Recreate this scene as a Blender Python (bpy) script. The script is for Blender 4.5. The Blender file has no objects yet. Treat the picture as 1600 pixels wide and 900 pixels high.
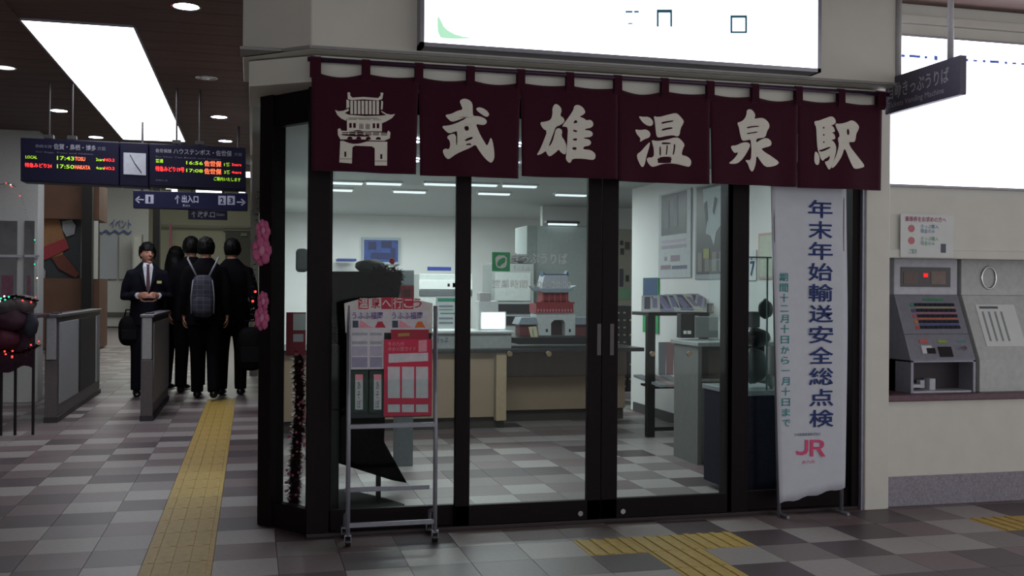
import bpy, bmesh, math, random
from mathutils import Vector, Matrix, noise
random.seed(7)
S = bpy.context.scene
COL = S.collection
# ------------------------------------------------------------------ camera
CAM_H = 1.25; F = 1601.0; PITCH = -0.0022; ROLL = 0.0068; YAW = 0.249
cy_, sy_, cp_, sp_ = math.cos(YAW), math.sin(YAW), math.cos(PITCH), math.sin(PITCH)
c_r = Vector((cy_, -sy_, 0)); c_f = Vector((sy_*cp_, cy_*cp_, -sp_)); c_u = c_r.cross(c_f)
rr = c_r*math.cos(ROLL) + c_u*math.sin(ROLL); ru = c_u*math.cos(ROLL) - c_r*math.sin(ROLL)
EYE = Vector((0, 0, CAM_H))
cd = bpy.data.cameras.new('camera'); cam = bpy.data.objects.new('camera', cd); COL.objects.link(cam)
cd.sensor_width = 36; cd.lens = F/1600*36; cd.clip_start = 0.05; cd.clip_end = 200
cam.matrix_world = Matrix(((rr.x, ru.x, -c_f.x, EYE.x), (rr.y, ru.y, -c_f.y, EYE.y), (rr.z, ru.z, -c_f.z, EYE.z), (0, 0, 0, 1)))
S.camera = cam
# ------------------------------------------------------------------ world, exposure, lights
w = bpy.data.worlds.new('world'); S.world = w; w.use_nodes = True
w.node_tree.nodes['Background'].inputs[0].default_value = (0.80, 0.79, 0.80, 1)
w.node_tree.nodes['Background'].inputs[1].default_value = 1.42
S.view_settings.view_transform = 'Standard'; S.view_settings.look = 'None'
S.view_settings.gamma = 1.0; S.view_settings.exposure = 0.0; S.view_settings.use_curve_mapping = False
def area(name, loc, sx, sy, power, col=(1, 0.97, 0.95), rot=(0, 0, 0)):
    l = bpy.data.lights.new(name, 'AREA'); l.shape = 'RECTANGLE'; l.size = sx; l.size_y = sy
    l.energy = power; l.color = col
    o = bpy.data.objects.new(name, l); COL.objects.link(o); o.location = loc; o.rotation_euler = rot
    return o
area('front_fill_light', (2.6, 2.0, 2.9), 3.0, 0.8, 12)  # unseen light added over the front floor, has no fixture
area('front_fill_light', (3.8, 3.4, 2.9), 1.2, 0.6, 5)  # second added light, towards the ticket machines
area('ceiling_lamp_concourse', (-1.1, 9.5, 2.9), 0.5, 4.5, 4)
area('office_lamp', (1.9, 6.9, 2.28), 2.4, 0.5, 34, (0.93, 1.0, 1.0))
area('office_lamp', (1.9, 10.6, 2.28), 2.6, 0.6, 60, (0.93, 1.0, 1.0))
area('office_lamp', (1.9, 13.4, 2.28), 2.6, 0.6, 60, (0.93, 1.0, 1.0))
area('niche_lamp', (4.4, 5.45, 1.56), 1.4, .12, 1.6)
area('far_hall_fill_light', (-1.0, 27, 4.8), 5, 8, 420, (0.97, 1, 0.93))  # added light without a fixture, brightens the far walls
area('far_hall_fill_light', (-1.6, 18.6, 5.1), 4, 3, 120, (1, 1, 0.95))  # added light without a fixture, lifts the dark kiosk front

# ------------------------------------------------------------------ helpers
def ray(px, py):
    dx, dy = px-800, py-450
    c, s = math.cos(ROLL), math.sin(ROLL)
    X = c*dx + s*dy; Y = -s*dx + c*dy
    return c_f + c_r*(X/F) - c_u*(Y/F)
def at(px, py, Y):            # point of the vertical plane at depth Y
    d = ray(px, py); return EYE + d*(Y/d.y)
def fl(px, py, z=0.0):        # point of the horizontal plane at height z
    d = ray(px, py); return EYE + d*((z-CAM_H)/d.z)
def xa(px, py, X):            # point of the side plane at X
    d = ray(px, py); return EYE + d*(X/d.x)
def lin(c): return c/12.92 if c <= 0.04045 else ((c+0.055)/1.055)**2.4
def rgb(h):
    return tuple(lin(int(h[i:i+2], 16)/255) for i in (0, 2, 4))
MATS = {}
def M(name, hexc, rough=0.6, metal=0.0, emit=0.0, vary=0.08, scale=30, bump=0.05, alpha=1.0, sheen=0.0, stretch=None, emhex=None, spec=None):
    if name in MATS: return MATS[name]
    m = bpy.data.materials.new(name); m.use_nodes = True; nt = m.node_tree; N = nt.nodes; L = nt.links
    b = N['Principled BSDF']; c = rgb(hexc)
    b.inputs['Roughness'].default_value = rough; b.inputs['Metallic'].default_value = metal
    if spec is not None: b.inputs['Specular IOR Level'].default_value = spec
    if emit > 0:
        b.inputs['Emission Color'].default_value = (*(rgb(emhex) if emhex else c), 1); b.inputs['Emission Strength'].default_value = emit
    tc = N.new('ShaderNodeTexCoord'); mp = N.new('ShaderNodeMapping'); nz = N.new('ShaderNodeTexNoise')
    L.new(tc.outputs['Object'], mp.inputs[0]); L.new(mp.outputs[0], nz.inputs['Vector'])
    if stretch: mp.inputs['Scale'].default_value = stretch
    nz.inputs['Scale'].default_value = scale; nz.inputs['Detail'].default_value = 4
    rp = N.new('ShaderNodeValToRGB'); L.new(nz.outputs['Fac'], rp.inputs[0])
    rp.color_ramp.elements[0].position = 0.3; rp.color_ramp.elements[1].position = 0.7
    rp.color_ramp.elements[0].color = (*[x*(1-vary) for x in c], 1); rp.color_ramp.elements[1].color = (*[min(1, x*(1+vary)) for x in c], 1)
    L.new(rp.outputs[0], b.inputs['Base Color'])
    if bump:
        bp = N.new('ShaderNodeBump'); bp.inputs['Strength'].default_value = bump; bp.inputs['Distance'].default_value = 0.01
        L.new(nz.outputs['Fac'], bp.inputs['Height']); L.new(bp.outputs[0], b.inputs['Normal'])
    if alpha < 1: b.inputs['Alpha'].default_value = alpha
    if sheen: b.inputs['Sheen Weight'].default_value = sheen
    MATS[name] = m; return m
def glass_mat(name, refl=0.06, tint=(0.93, 0.97, 0.96)):
    if name in MATS: return MATS[name]
    m = bpy.data.materials.new(name); m.use_nodes = True; nt = m.node_tree; N = nt.nodes; L = nt.links
    N.remove(N['Principled BSDF']); out = N['Material Output']
    t = N.new('ShaderNodeBsdfTransparent'); t.inputs[0].default_value = (*tint, 1)
    g = N.new('ShaderNodeBsdfGlossy'); g.inputs['Roughness'].default_value = 0.02
    lw = N.new('ShaderNodeLayerWeight'); lw.inputs['Blend'].default_value = 0.5
    pw5 = N.new('ShaderNodeMath'); pw5.operation = 'POWER'; pw5.inputs[1].default_value = 5; L.new(lw.outputs['Facing'], pw5.inputs[0])
    fr = N.new('ShaderNodeMath'); fr.operation = 'MULTIPLY_ADD'; fr.inputs[1].default_value = 0.9; fr.inputs[2].default_value = refl*0.13; L.new(pw5.outputs[0], fr.inputs[0])
    mx = N.new('ShaderNodeMixShader'); L.new(fr.outputs[0], mx.inputs[0]); L.new(t.outputs[0], mx.inputs[1]); L.new(g.outputs[0], mx.inputs[2])
    L.new(mx.outputs[0], out.inputs[0]); MATS[name] = m; return m

class B:
    def __init__(s): s.v = []; s.f = []; s.m = []
    def add(s, vs, fs, mi=0):
        n = len(s.v); s.v += [Vector(v) for v in vs]; s.f += [tuple(n+i for i in f) for f in fs]; s.m += [mi]*len(fs); return s
    def box(s, x0, x1, y0, y1, z0, z1, mi=0):
        x0, x1 = min(x0, x1), max(x0, x1); y0, y1 = min(y0, y1), max(y0, y1); z0, z1 = min(z0, z1), max(z0, z1)
        return s.add([(x0, y0, z0), (x1, y0, z0), (x1, y1, z0), (x0, y1, z0), (x0, y0, z1), (x1, y0, z1), (x1, y1, z1), (x0, y1, z1)],
                     [(0, 3, 2, 1), (4, 5, 6, 7), (0, 1, 5, 4), (1, 2, 6, 5), (2, 3, 7, 6), (3, 0, 4, 7)], mi)
    def pbox(s, x0, y0, x1, y1, Y, d=0.02, mi=0):     # box whose front face stands at depth Y
        a = at(x0, (y0+y1)/2, Y); b = at(x1, (y0+y1)/2, Y); t = at((x0+x1)/2, y0, Y); u = at((x0+x1)/2, y1, Y)
        return s.box(a.x, b.x, Y, Y+d, u.z, t.z, mi)
    def prism(s, pts, d, mi=0):                       # planar polygon extruded by vector d
        n = len(pts); d = Vector(d); P = [Vector(p) for p in pts]
        s.add(P + [p+d for p in P], [tuple(range(n)), tuple(range(2*n-1, n-1, -1))] + [(i, i+n, (i+1) % n+n, (i+1) % n) for i in range(n)], mi); return s
    def tube(s, pts, r, n=10, mi=0, caps=True):
        P = [Vector(p) for p in pts]; R = r if isinstance(r, (list, tuple)) else [r]*len(P)
        rings = []; up = None
        for i, p in enumerate(P):
            t = (P[min(i+1, len(P)-1)] - P[max(i-1, 0)]).normalized()
            if up is None: up = Vector((0, 0, 1)) if abs(t.z) < .9 else Vector((0, 1, 0))
            a = up.cross(t).normalized(); b = t.cross(a); up = b
            q = R[i]; q = q if isinstance(q, (list, tuple)) else (q, q)
            rings.append([p + a*math.cos(2*math.pi*k/n)*q[0] + b*math.sin(2*math.pi*k/n)*q[1] for k in range(n)])
        vs = [v for rg in rings for v in rg]; fs = []
        for i in range(len(P)-1):
            for k in range(n):
                fs.append((i*n+k, i*n+(k+1) % n, (i+1)*n+(k+1) % n, (i+1)*n+k))
        if caps: fs += [tuple(range(n-1, -1, -1)), tuple(range((len(P)-1)*n, len(P)*n))]
        return s.add(vs, fs, mi)
    def ell(s, c, r, n=16, m=10, fn=None, mi=0):
        vs = [(0, 0, -1)] + [(math.sin(math.pi*j/m)*math.cos(2*math.pi*i/n), math.sin(math.pi*j/m)*math.sin(2*math.pi*i/n), -math.cos(math.pi*j/m)) for j in range(1, m) for i in range(n)] + [(0, 0, 1)]
        vs = [Vector(v) for v in vs]
        if fn: vs = [fn(v) for v in vs]
        vs = [Vector((c[0]+v.x*r[0], c[1]+v.y*r[1], c[2]+v.z*r[2])) for v in vs]
        fs = [(0, 1+(i+1) % n, 1+i) for i in range(n)]
        for j in range(m-2):
            for i in range(n):
                a = 1+j*n+i; b = 1+j*n+(i+1) % n; fs.append((a, b, b+n, a+n))
        l = 1+(m-2)*n; t = len(vs)-1
        fs += [(l+i, l+(i+1) % n, t) for i in range(n)]
        return s.add(vs, fs, mi)
    def lathe(s, c, prof, n=20, mi=0):
        return s.tube([(c[0], c[1], c[2]+z) for z, r in prof], [r for z, r in prof], n, mi)
ORG = {}
def thing(name, label, cat, loc=(0, 0, 0), group=None, rz=0.0, local=False):
    o = bpy.data.objects.new(name, None); COL.objects.link(o); o.empty_display_size = 0.1
    o.location = loc; o.rotation_euler = (0, 0, rz)
    o['label'] = label; o['category'] = cat
    if group: o['group'] = group
    ORG[o] = Vector((0, 0, 0)) if local else Vector(loc)
    return o
def obj(name, b, mat, parent=None, bev=0, smooth=False, label=None, cat=None, group=None, kind=None, seg=2):
    org = ORG.get(parent, Vector((0, 0, 0))) if parent else Vector((0, 0, 0))
    if parent is None and kind is None and b.v:
        xs = [v.x for v in b.v]; ys = [v.y for v in b.v]; zs = [v.z for v in b.v]
        org = Vector(((min(xs)+max(xs))/2, (min(ys)+max(ys))/2, min(zs)))
    me = bpy.data.meshes.new(name); me.from_pydata([v-org for v in b.v], [], b.f); me.update()
    mats = mat if isinstance(mat, (list, tuple)) else [mat]
    for m in mats: me.materials.append(m)
    if len(mats) > 1: me.polygons.foreach_set('material_index', b.m)
    bm = bmesh.new(); bm.from_mesh(me); bmesh.ops.recalc_face_normals(bm, faces=bm.faces); bm.to_mesh(me); bm.free()
    if smooth: me.polygons.foreach_set('use_smooth', [True]*len(me.polygons))
    o = bpy.data.objects.new(name, me); COL.objects.link(o)
    if parent: o.parent = parent; ORG[o] = org
    else: o.location = org; ORG[o] = org
    if bev:
        md = o.modifiers.new('bevel', 'BEVEL'); md.width = bev; md.segments = seg; md.limit_method = 'ANGLE'
    if label: o['label'] = label
    if cat: o['category'] = cat
    if group: o['group'] = group
    if kind: o['kind'] = kind
    return o
def struct(name, b, mat, bev=0, parent=None): return obj(name, b, mat, parent, bev, kind='structure')
def text(body, mat, parent, o, u, v, h, name='lettering', bold=0.0, width=None, align='LEFT', d=0.0015, lead=1.0):
    """lettering as geometry: o = origin, u = reading direction, v = up direction, h = letter height"""
    cu = bpy.data.curves.new('t', 'FONT'); cu.body = body; cu.size = 1.0; cu.offset = bold; cu.align_x = align; cu.space_line = lead
    cu.resolution_u = 2
    t = bpy.data.objects.new('t', cu); me = bpy.data.meshes.new_from_object(t)
    bpy.data.objects.remove(t); bpy.data.curves.remove(cu)
    u = Vector(u).normalized(); v = Vector(v).normalized(); nrm = u.cross(v)
    if not me.vertices: return None
    xs = [q.co.x for q in me.vertices]; sx = h
    if width: sx = width/max(1e-6, max(xs)-min(xs))
    x0 = min(xs) if (width and align == 'LEFT') else 0
    org = ORG.get(parent, Vector((0, 0, 0)))
    for q in me.vertices:
        q.co = Vector(o) + u*(q.co.x-x0)*sx + v*q.co.y*h + nrm*d - org
    me.materials.clear(); me.materials.append(mat); me.name = name
    ob = bpy.data.objects.new(name, me); COL.objects.link(ob); ob.parent = parent; ORG[ob] = org
    return ob
def ptext(body, mat, parent, x0, y0, x1, y1, Y, name='lettering', bold=0.0, d=0.003, pad=None):
    """lettering filling the rectangle seen at those pixels on the plane at depth Y"""
    a = at(x0, (y0+y1)/2, Y); b = at(x1, (y0+y1)/2, Y); lo = at((x0+x1)/2, y1, Y); hi = at((x0+x1)/2, y0, Y)
    n = body.count('\n')+1; h = (hi.z-lo.z)/n
    return text(body, mat, parent, (a.x, Y, hi.z-h*0.88), (1, 0, 0), (0, 0, 1), h*1.1, name, bold, width=b.x-a.x, d=d)
def outline_mesh(polys, fn, mat, parent, name, thick=0.002, smooth=True):
    """outlines with holes (even-odd) -> filled mesh; fn maps outline coordinates to world"""
    cu = bpy.data.curves.new('c', 'CURVE'); cu.dimensions = '2D'; cu.fill_mode = 'BOTH'; cu.extrude = 0.5
    for P in polys:
        if smooth:
            Q = []
            for i in range(len(P)):
                a, b = P[i], P[(i+1) % len(P)]
                Q += [(a[0]*.75+b[0]*.25, a[1]*.75+b[1]*.25), (a[0]*.25+b[0]*.75, a[1]*.25+b[1]*.75)]
            P = Q
        sp = cu.splines.new('POLY'); sp.points.add(len(P)-1); sp.use_cyclic_u = True
        for i, (x, y) in enumerate(P): sp.points[i].co = (x, -y, 0, 1)
    t = bpy.data.objects.new('c', cu); me = bpy.data.meshes.new_from_object(t)
    bpy.data.objects.remove(t); bpy.data.curves.remove(cu)
    org = ORG.get(parent, Vector((0, 0, 0)))
    for q in me.vertices:
        q.co = fn(q.co.x, -q.co.y) + Vector((0, -thick if q.co.z > 0 else 0, 0)) - org
    me.materials.clear(); me.materials.append(mat); me.name = name
    o = bpy.data.objects.new(name, me); COL.objects.link(o); o.parent = parent; ORG[o] = org
    return o
def rect(x0, y0, x1, y1): return [(x0, y0), (x1, y0), (x1, y1), (x0, y1)]
def copy_tree(o, parent=None):
    c = o.copy(); COL.objects.link(c); c.parent = parent
    for ch in list(o.children): copy_tree(ch, c)
    return c

# ------------------------------------------------------------------ materials
cream = M('cream_panel', 'd4d3ca', 0.5, vary=0.03, scale=6, bump=0.02)
cream2 = M('cream_wall', 'd3d3cc', 0.6, vary=0.03, scale=8, bump=0.03)
office_w = M('office_white', 'dcdcdb', 0.6, vary=0.02, scale=5)
frame_m = M('dark_bronze_frame', '150e11', 0.5, 0.0, spec=.12, vary=0.1, scale=20)
wood_c = M('brown_ceiling_wood', '5d453b', 0.6, vary=0.25, scale=3, stretch=(0.6, 12, 1), bump=0.1)
grey_m = M('grey_metal', '8e8f98', 0.35, 0.6, vary=0.05)
chrome = M('chrome', 'd0d0d4', 0.15, 1.0, vary=0.02)
black = M('black_plastic', '141214', 0.4, vary=0.1)
blackcloth = M('black_cloth', '060507', 0.9, spec=.02, vary=0.2, bump=0.2)
white = M('white_plastic', 'cfd2d0', 0.45, vary=0.03)
paper = M('white_paper', 'd8dcdc', 0.8, vary=0.03, scale=12)
navy_sign = M('navy_sign', '1a1c40', 0.4, vary=0.06)
led_r = M('red_led', 'ff3030', emit=2.2); led_g = M('green_led', '9fd020', emit=0.9); led_o = M('orange_led', 'ff6a40', emit=2.0)
sign_w = M('sign_white', 'a8a8b0', 0.6)
glow = M('lamp_panel', 'ffffff', emit=6.0, emhex='f4f6ff'); glow2 = M('backlit_panel', 'ffffff', emit=4.0, emhex='eceeff')
down_m = M('lamp_disc', 'ffffff', emit=22.0, emhex='dfe6ff')
tube_m = M('fluorescent_tube', 'ffffff', emit=0.9, emhex='eefaff')
glass = glass_mat('clear_glass')
beige_wood = M('beige_wood', 'a08a76', 0.55, vary=0.03, scale=8, bump=0.02)
granite = M('grey_granite', '8e8a96', 0.6, vary=0.25, scale=90, bump=0.1)

# ------------------------------------------------------------------ floor with tiles
T = 0.298
TC = {'L': M('tile_light_grey', '98918f', 0.42, vary=0.07, scale=40, bump=0.06), 'M': M('tile_mid_grey', '776e6e', 0.42, vary=0.08, scale=40, bump=0.06),
      'P': M('tile_rose_brown', '6f5f61', 0.42, vary=0.08, scale=40, bump=0.06), 'D': M('tile_dark_brown', '504447', 0.42, vary=0.08, scale=40, bump=0.06),
      'Y': M('tactile_yellow', 'b3964a', 0.55, vary=0.12, scale=30, bump=0.08)}
fb = B().box(-12, 9, -4, 46, -0.2, -0.016)
floor = struct('floor', fb, M('mortar_bed', '5d5657', 0.8))
def tile_mesh(key, wdt, dep, bars=False):
    b = B(); g = 0.0012
    b.box(g, wdt-g, g, dep-g, -0.016, 0)
    if bars:
        for k in range(4):
            x = wdt*(k+0.5)/4; b.box(x-0.014, x+0.014, 0.004, dep-0.004, 0, 0.005)
    me = bpy.data.meshes.new('tile'); me.from_pydata(b.v, [], b.f); me.update(); me.materials.append(TC[key]); return me
TM = {}
def colour(i, j):
    r = random.Random(i*7919+j*104729+13)
    x = r.random()
    if j % 2: return 'L' if x < .42 else 'M' if x < .72 else 'P' if x < .9 else 'D'
    return 'L' if x < .18 else 'M' if x < .45 else 'P' if x < .78 else 'D'
# hand-read colours near the camera, rows by j, from the column given
READ = {}
def rd(i, j0, keys):
    for n, k in enumerate(keys):
        if k != '.': READ[(i, j0+n)] = k
rd(-3, -3, 'LDMPLDLMDLPLPLD'); rd(-4, -3, 'DPLMDLMLDMLDLDP'); rd(-5, -3, 'LDPLDPDPLDPLDPL'); rd(-6, 0, 'MPDPLDPLPPLD'); rd(-7, 5, 'MDPDLPL')
rd(-1, -3, 'LPLDPLDPDLPDPDL'); rd(0, -4, 'DPMD'); rd(1, -4, 'LDPP'); rd(2, -4, 'MLDP'); rd(3, -4, 'PMLP'); rd(4, -5, 'LMLMP'); rd(5, -5, 'LD.MM'); rd(6, -2, 'LD')
rd(7, -5, 'DL.DP'); rd(8, -5, 'LMDLP'); rd(9, -5, 'MDLPP'); rd(10, -5, 'PLDPD'); rd(11, -5, 'DLPDP'); rd(12, -5, 'PMLMP'); rd(13, -5, 'LD.LM'); rd(14, -5, 'MP.DP')
cells = []
def proj(P):
    d = Vector(P)-EYE; z = d.dot(c_f)
    if z < 0.3: return None
    return (800+F*d.dot(rr)/z, 450-F*d.dot(ru)/z)
X0 = 0.125; Y0 = 5.485; TX = 0.287
xsr = [X0+TX*k for k in range(-1, 18)]                        # columns right of the yellow strip
xsl = [-0.49-0.21-T*k for k in range(0, 22)]                 # columns left of it
yel = set()
spans = [(xsr[k], TX, k-1) for k in range(len(xsr))] + [(-0.72, 0.25, -3)] + [(-0.72-TX*(k+1), TX, -4-k) for k in range(23)] + [(-0.47, 0.308, 'Y')]
for (x, wd, i) in spans:
    for j in range(-7, 60):
        y = Y0+T*j
        if i == 'Y': key = 'Y'
        else: key = READ.get((i, j)) or colour(i, j)
        if i != 'Y':
            if j == -3 and i in (5, 6, 7): key = 'Y'
            if i == 6 and j <= -4: key = 'Y'
            if j == -3 and i >= 13: key = 'Y'
        if key != 'Y' and (i, j) not in READ and i != 'Y' and j > -6:
            below = READ.get((i, j-1)) or colour(i, j-1)
            if below == key: key = {'L': 'P', 'P': 'M', 'M': 'L', 'D': 'L'}[key]
        if key == 'Y' and i == 'Y' and (y > 12 or y < 2): key = 'M'
        q = [proj((x+a*wd, y+b*T, 0)) for a in (0, 1) for b in (0, 1)]
        if any(p is None for p in q): A = -1
        else:
            cx = sum(p[0] for p in q)/4; cyy = sum(p[1] for p in q)/4
            A = abs((q[2][0]-q[0][0])*(q[1][1]-q[0][1])) if (-40 < cx < 1640 and cyy < 915) else -1
            if cx > 412 and cyy < 640: A *= 0.2
        cells.append((A, x, y, wd, key))
cells.sort(key=lambda c: -c[0])
rest = {k: B() for k in TC}
for n, (A, x, y, wd, key) in enumerate(cells):
    if n < 300 and A > 0:
        kk = (key, round(wd, 3))
        if kk not in TM: TM[kk] = tile_mesh(key, wd, T, key == 'Y')
        o = bpy.data.objects.new('tactile_tile' if key == 'Y' else 'tile', TM[kk]); o.location = (x, y, 0); COL.objects.link(o); o.parent = floor
    else:
        g = 0.0012; rest[key].box(x+g, x+wd-g, y+g, y+T-g, -0.016, 0)
        if key == 'Y' and A > 0:
            for k in range(4):
                xx = x+wd*(k+0.5)/4; rest[key].box(xx-0.014, xx+0.014, y+.004, y+T-.004, 0, 0.005)
for k, b in rest.items():
    if b.v: obj('paving', b, TC[k], floor, kind='stuff')
rest2 = B().box(-12, -7.4, -4, 24, -0.016, -0.002).box(-12, 9, 23.4, 46, -0.016, -0.002).box(5.2, 9, -4, 24, -0.016, -0.002).box(-12, 9, -4, 3.2, -0.016, -0.004)
obj('plain_paving', rest2, TC['M'], floor, kind='stuff')

# ------------------------------------------------------------------ ceilings and walls
CZ = 2.95
cb = B()
cb.box(-9.1, -1.42, -3, 16.5, CZ, CZ+.2).box(-0.76, 9, -3, 16.5, CZ+.0, CZ+.2).box(-1.42, -0.76, -3, 7.05, CZ, CZ+.2).box(-1.42, -0.76, 12.4, 16.5, CZ, CZ+.2)
cb.box(-1.44, -0.74, 7.03, 12.42, CZ+.19, CZ+.25)
ceiling = struct('ceiling', cb, wood_c)
plk = B()
for k in range(62):
    y = -1.0+k*0.28
    plk.box(-8, -1.43, y, y+.27, CZ-.012, CZ+.001).box(-0.75, 0.0 if y > 4.9 else 8, y, y+.27, CZ-.012, CZ+.001)
obj('ceiling_board', plk, wood_c, ceiling, kind='stuff')
lp = thing('ceiling_light', 'long rectangular light panel glowing in the brown concourse ceiling', 'light', (-1.09, 9.7, CZ))
obj('diffuser', B().box(-1.425, -0.755, 7.05, 12.40, CZ-.010, CZ+.01), glow, lp)
obj('light_frame', B().box(-1.44, -1.425, 7.03, 12.42, CZ-.014, CZ+.1).box(-.755, -.74, 7.03, 12.42, CZ-.014, CZ+.1).box(-1.44, -.74, 7.035, 7.05, CZ-.014, CZ+.1).box(-1.44, -.74, 12.40, 12.415, CZ-.014, CZ+.1), grey_m, lp)
dl = [((-0.39, 6.41), 'downlight at the top edge of the photo above the cream fascia corner', 1), ((-0.36, 8.54), 'unlit chrome downlight right of the long light panel', 0),
      ((-1.79, 10.53), 'lit downlight left of the long light panel, nearer one', 1), ((-0.32, 10.46), 'lit downlight right of the panel, nearest beyond the unlit one', 1),
      ((-1.70, 12.27), 'lit downlight just above the left departure board', 1), ((-0.30, 12.15), 'lit downlight just above the right departure board', 1),
      ((-1.85, 8.58), 'small dim downlight at the left edge of the photo', 0.2)]
dl += [((1.09, 7.3), 'upper bright spot in the first curtain slit, an office downlight', 2), ((1.26, 8.4), 'lower bright spot in the first curtain slit, an office downlight', 2), ((1.84, 7.3), 'upper bright spot in the second curtain slit, an office downlight', 2), ((2.10, 8.4), 'lower bright spot in the second curtain slit, an office downlight', 2)]
spot_m = M('lamp_disc_bright', 'ffffff', emit=25.0, emhex='dfe6ff')
dim_m = M('dim_lamp', 'ffffff', emit=1.5)
CZ_C = CZ
for (x, y), lab, on in dl:
    t = thing('downlight', lab, 'light', (x, y, (CZ_C if on != 2 else 2.33)-.012), 'round downlights in the ceilings'); CZ = CZ_C if on != 2 else 2.33
    r = 0.075
    b = B(); n = 24
    for k in range(n):
        a0, a1 = 2*math.pi*k/n, 2*math.pi*(k+1)/n
        b.prism([(x+math.cos(a0)*r*1.18, y+math.sin(a0)*r*1.18, CZ-.02), (x+math.cos(a1)*r*1.18, y+math.sin(a1)*r*1.18, CZ-.02), (x+math.cos(a1)*r, y+math.sin(a1)*r, CZ-.02), (x+math.cos(a0)*r, y+math.sin(a0)*r, CZ-.02)], (0, 0, .009))
    obj('ring', b, chrome, t)
    obj('lamp', B().lathe((x, y, CZ-.018), [(0, r*.6), (0.002, r*.98), (.008, r)], 20), spot_m if on == 2 else down_m if on == 1 else (chrome if on == 0 else dim_m), t)

CZ = CZ_C
# front facade: fascia above the door, corner cut at an angle on its left
def band(z0, z1, ys, x0, xr, back):
    """horizontal band with a chamfered left corner"""
    return [(x0[0], back, z0), (x0[0], x0[1], z0), (x0[2], ys, z0), (xr, ys, z0), (xr, back, z0)]
fa = B().prism(band(2.40, 3.0, 5.0, (-0.05, 5.28, 0.27), 3.47, 5.9), (0, 0, CZ-2.40))
struct('trim_1', fa, cream, 0.006)
fa = B().prism(band(2.265, 2.405, 5.09, (-0.02, 5.32, 0.30), 3.44, 5.9), (0, 0, 0.128))
struct('trim_2', fa, cream, 0.004)
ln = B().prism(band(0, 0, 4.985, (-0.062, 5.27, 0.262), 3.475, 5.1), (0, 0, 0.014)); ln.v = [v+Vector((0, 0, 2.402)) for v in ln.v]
struct('trim_3', ln, M('trim_grey_strip', '8d8d8c', 0.5))  # projecting strip in one even grey
# side of the ticket office along the concourse
struct('wall_side', B().box(0.13, 0.17, 7.34, 15.2, 0, 2.5), M('brown_side_panel', '2a2020', 0.6))
struct('wall_side_upper', B().box(-0.02, 0.1, 5.95, 15.2, 2.38, CZ), cream)
struct('trim_4', B().box(0.07, 0.13, 5.66, 5.74, 0, 2.3).box(0.07, 0.13, 7.24, 7.32, 0, 2.3).box(0.065, 0.12, 6.4, 6.47, 0, 2.3).box(0.07, .12, 5.7, 7.3, 0, 0.12), frame_m)
struct('window_1', B().box(0.085, 0.09, 5.7, 7.3, .12, 2.3), glass)
# right side: column, fare wall, ledge
struct('wall_right_column', B().box(3.42, 3.575, 5.2, 5.6, 0, CZ), cream2, 0.006)
struct('trim_5', B().box(3.405, 3.425, 5.215, 5.3, 0, 2.3), M('aluminium_strip', '9c9cac', .4, .5))
zt = 0.655
W = 5.26
wl = B().box(3.575, 9, W, W+.12, 0.17, zt-.035)
wtop = at(1500, 397, W).z
wl.box(3.575, 9, W, W+.12, wtop, CZ)
struct('wall_front_right', wl, cream2, 0.003)
struct('baseboard_front_right', B().box(3.575, 9, W-.012, W+.1, 0, 0.175), granite, 0.004)
struct('trim_6', B().box(3.575, 9, W-.03, 5.75, zt-.04, zt), M('maroon_ledge', '5e4350', 0.4, vary=.2), 0.006)
struct('wall_niche', B().box(3.575, 9, 5.72, 5.78, zt, wtop+.1).box(3.575, 3.60, W+.1, 5.75, zt, wtop+.1).box(3.575, 9, W+.02, 5.75, wtop+.0, wtop+.03), white)
struct('trim_7', B().box(3.575, 9, W-.018, W+.01, wtop-.03, wtop+.022), cream2, 0.006)
struct('trim_8', B().box(3.575, 9, W-.03, W+.01, 2.83, 2.88), cream2, 0.005)
# office shell
struct('wall_office_right', B().box(3.9, 4.0, 5.8, 10.1, 0, 2.6).box(3.5, 4.0, 5.80, 5.86, 0, 2.6).box(3.5, 3.56, 5.62, 5.82, 0, 2.6), office_w)
struct('wall_office_back', B().box(0.1, 7, 15, 15.1, 0, 2.6), office_w)
struct('wall_office_left', B().box(.175, .2, 7.35, 15, 0, 2.6), office_w)
struct('wall_office_far_right', B().box(3.6, 6, 12.6, 12.7, 0, 2.6).box(6, 6.1, 5.7, 15, 0, 2.6).box(3.9, 6, 10.1, 10.2, 0, 2.6), office_w)
struct('ceiling_office', B().box(-.0, 6, 5.45, 15.1, 2.33, 2.38), M('office_ceiling', 'b4bab8', 0.7, vary=.03))
struct('baseboard_office', B().box(3.885, 3.9, 5.86, 10.1, 0, .09), M('dark_skirting', '4a4648', .6))

# ------------------------------------------------------------------ sliding doors
DY = 5.28
def fx(px, y=500): return at(px, y, DY).x
ZB, ZT = 0.0, 2.27
def pane(name, n, x0, x1, y=DY+.02):
    g = struct(name, B().box(x0, x1, y, y+.006, 0.1, ZT), glass)
    return g
d_fr = B()
door = thing('glass_door', 'dark bronze framed glass sliding door and side lights of the ticket office', 'door', (1.85, DY, 0))
XL = [fx(480), fx(515), fx(710), fx(733)]
P = {'post': [(fx(480), fx(515)), (fx(1132), fx(1165)), (fx(1326), 3.42)]}
for a, b in P['post']:
    obj('post', B().box(a, b, DY-.04, DY+.06, 0, ZT), frame_m, door, 0.004)
obj('head_rail', B().box(fx(480), 3.42, DY-.045, DY+.07, 2.20, ZT), frame_m, door, 0.004)
obj('sill', B().box(fx(480), 3.42, DY-.05, DY+.08, 0, 0.02), M('sill_metal', '3a3336', .4, .5), door, .003)
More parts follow.
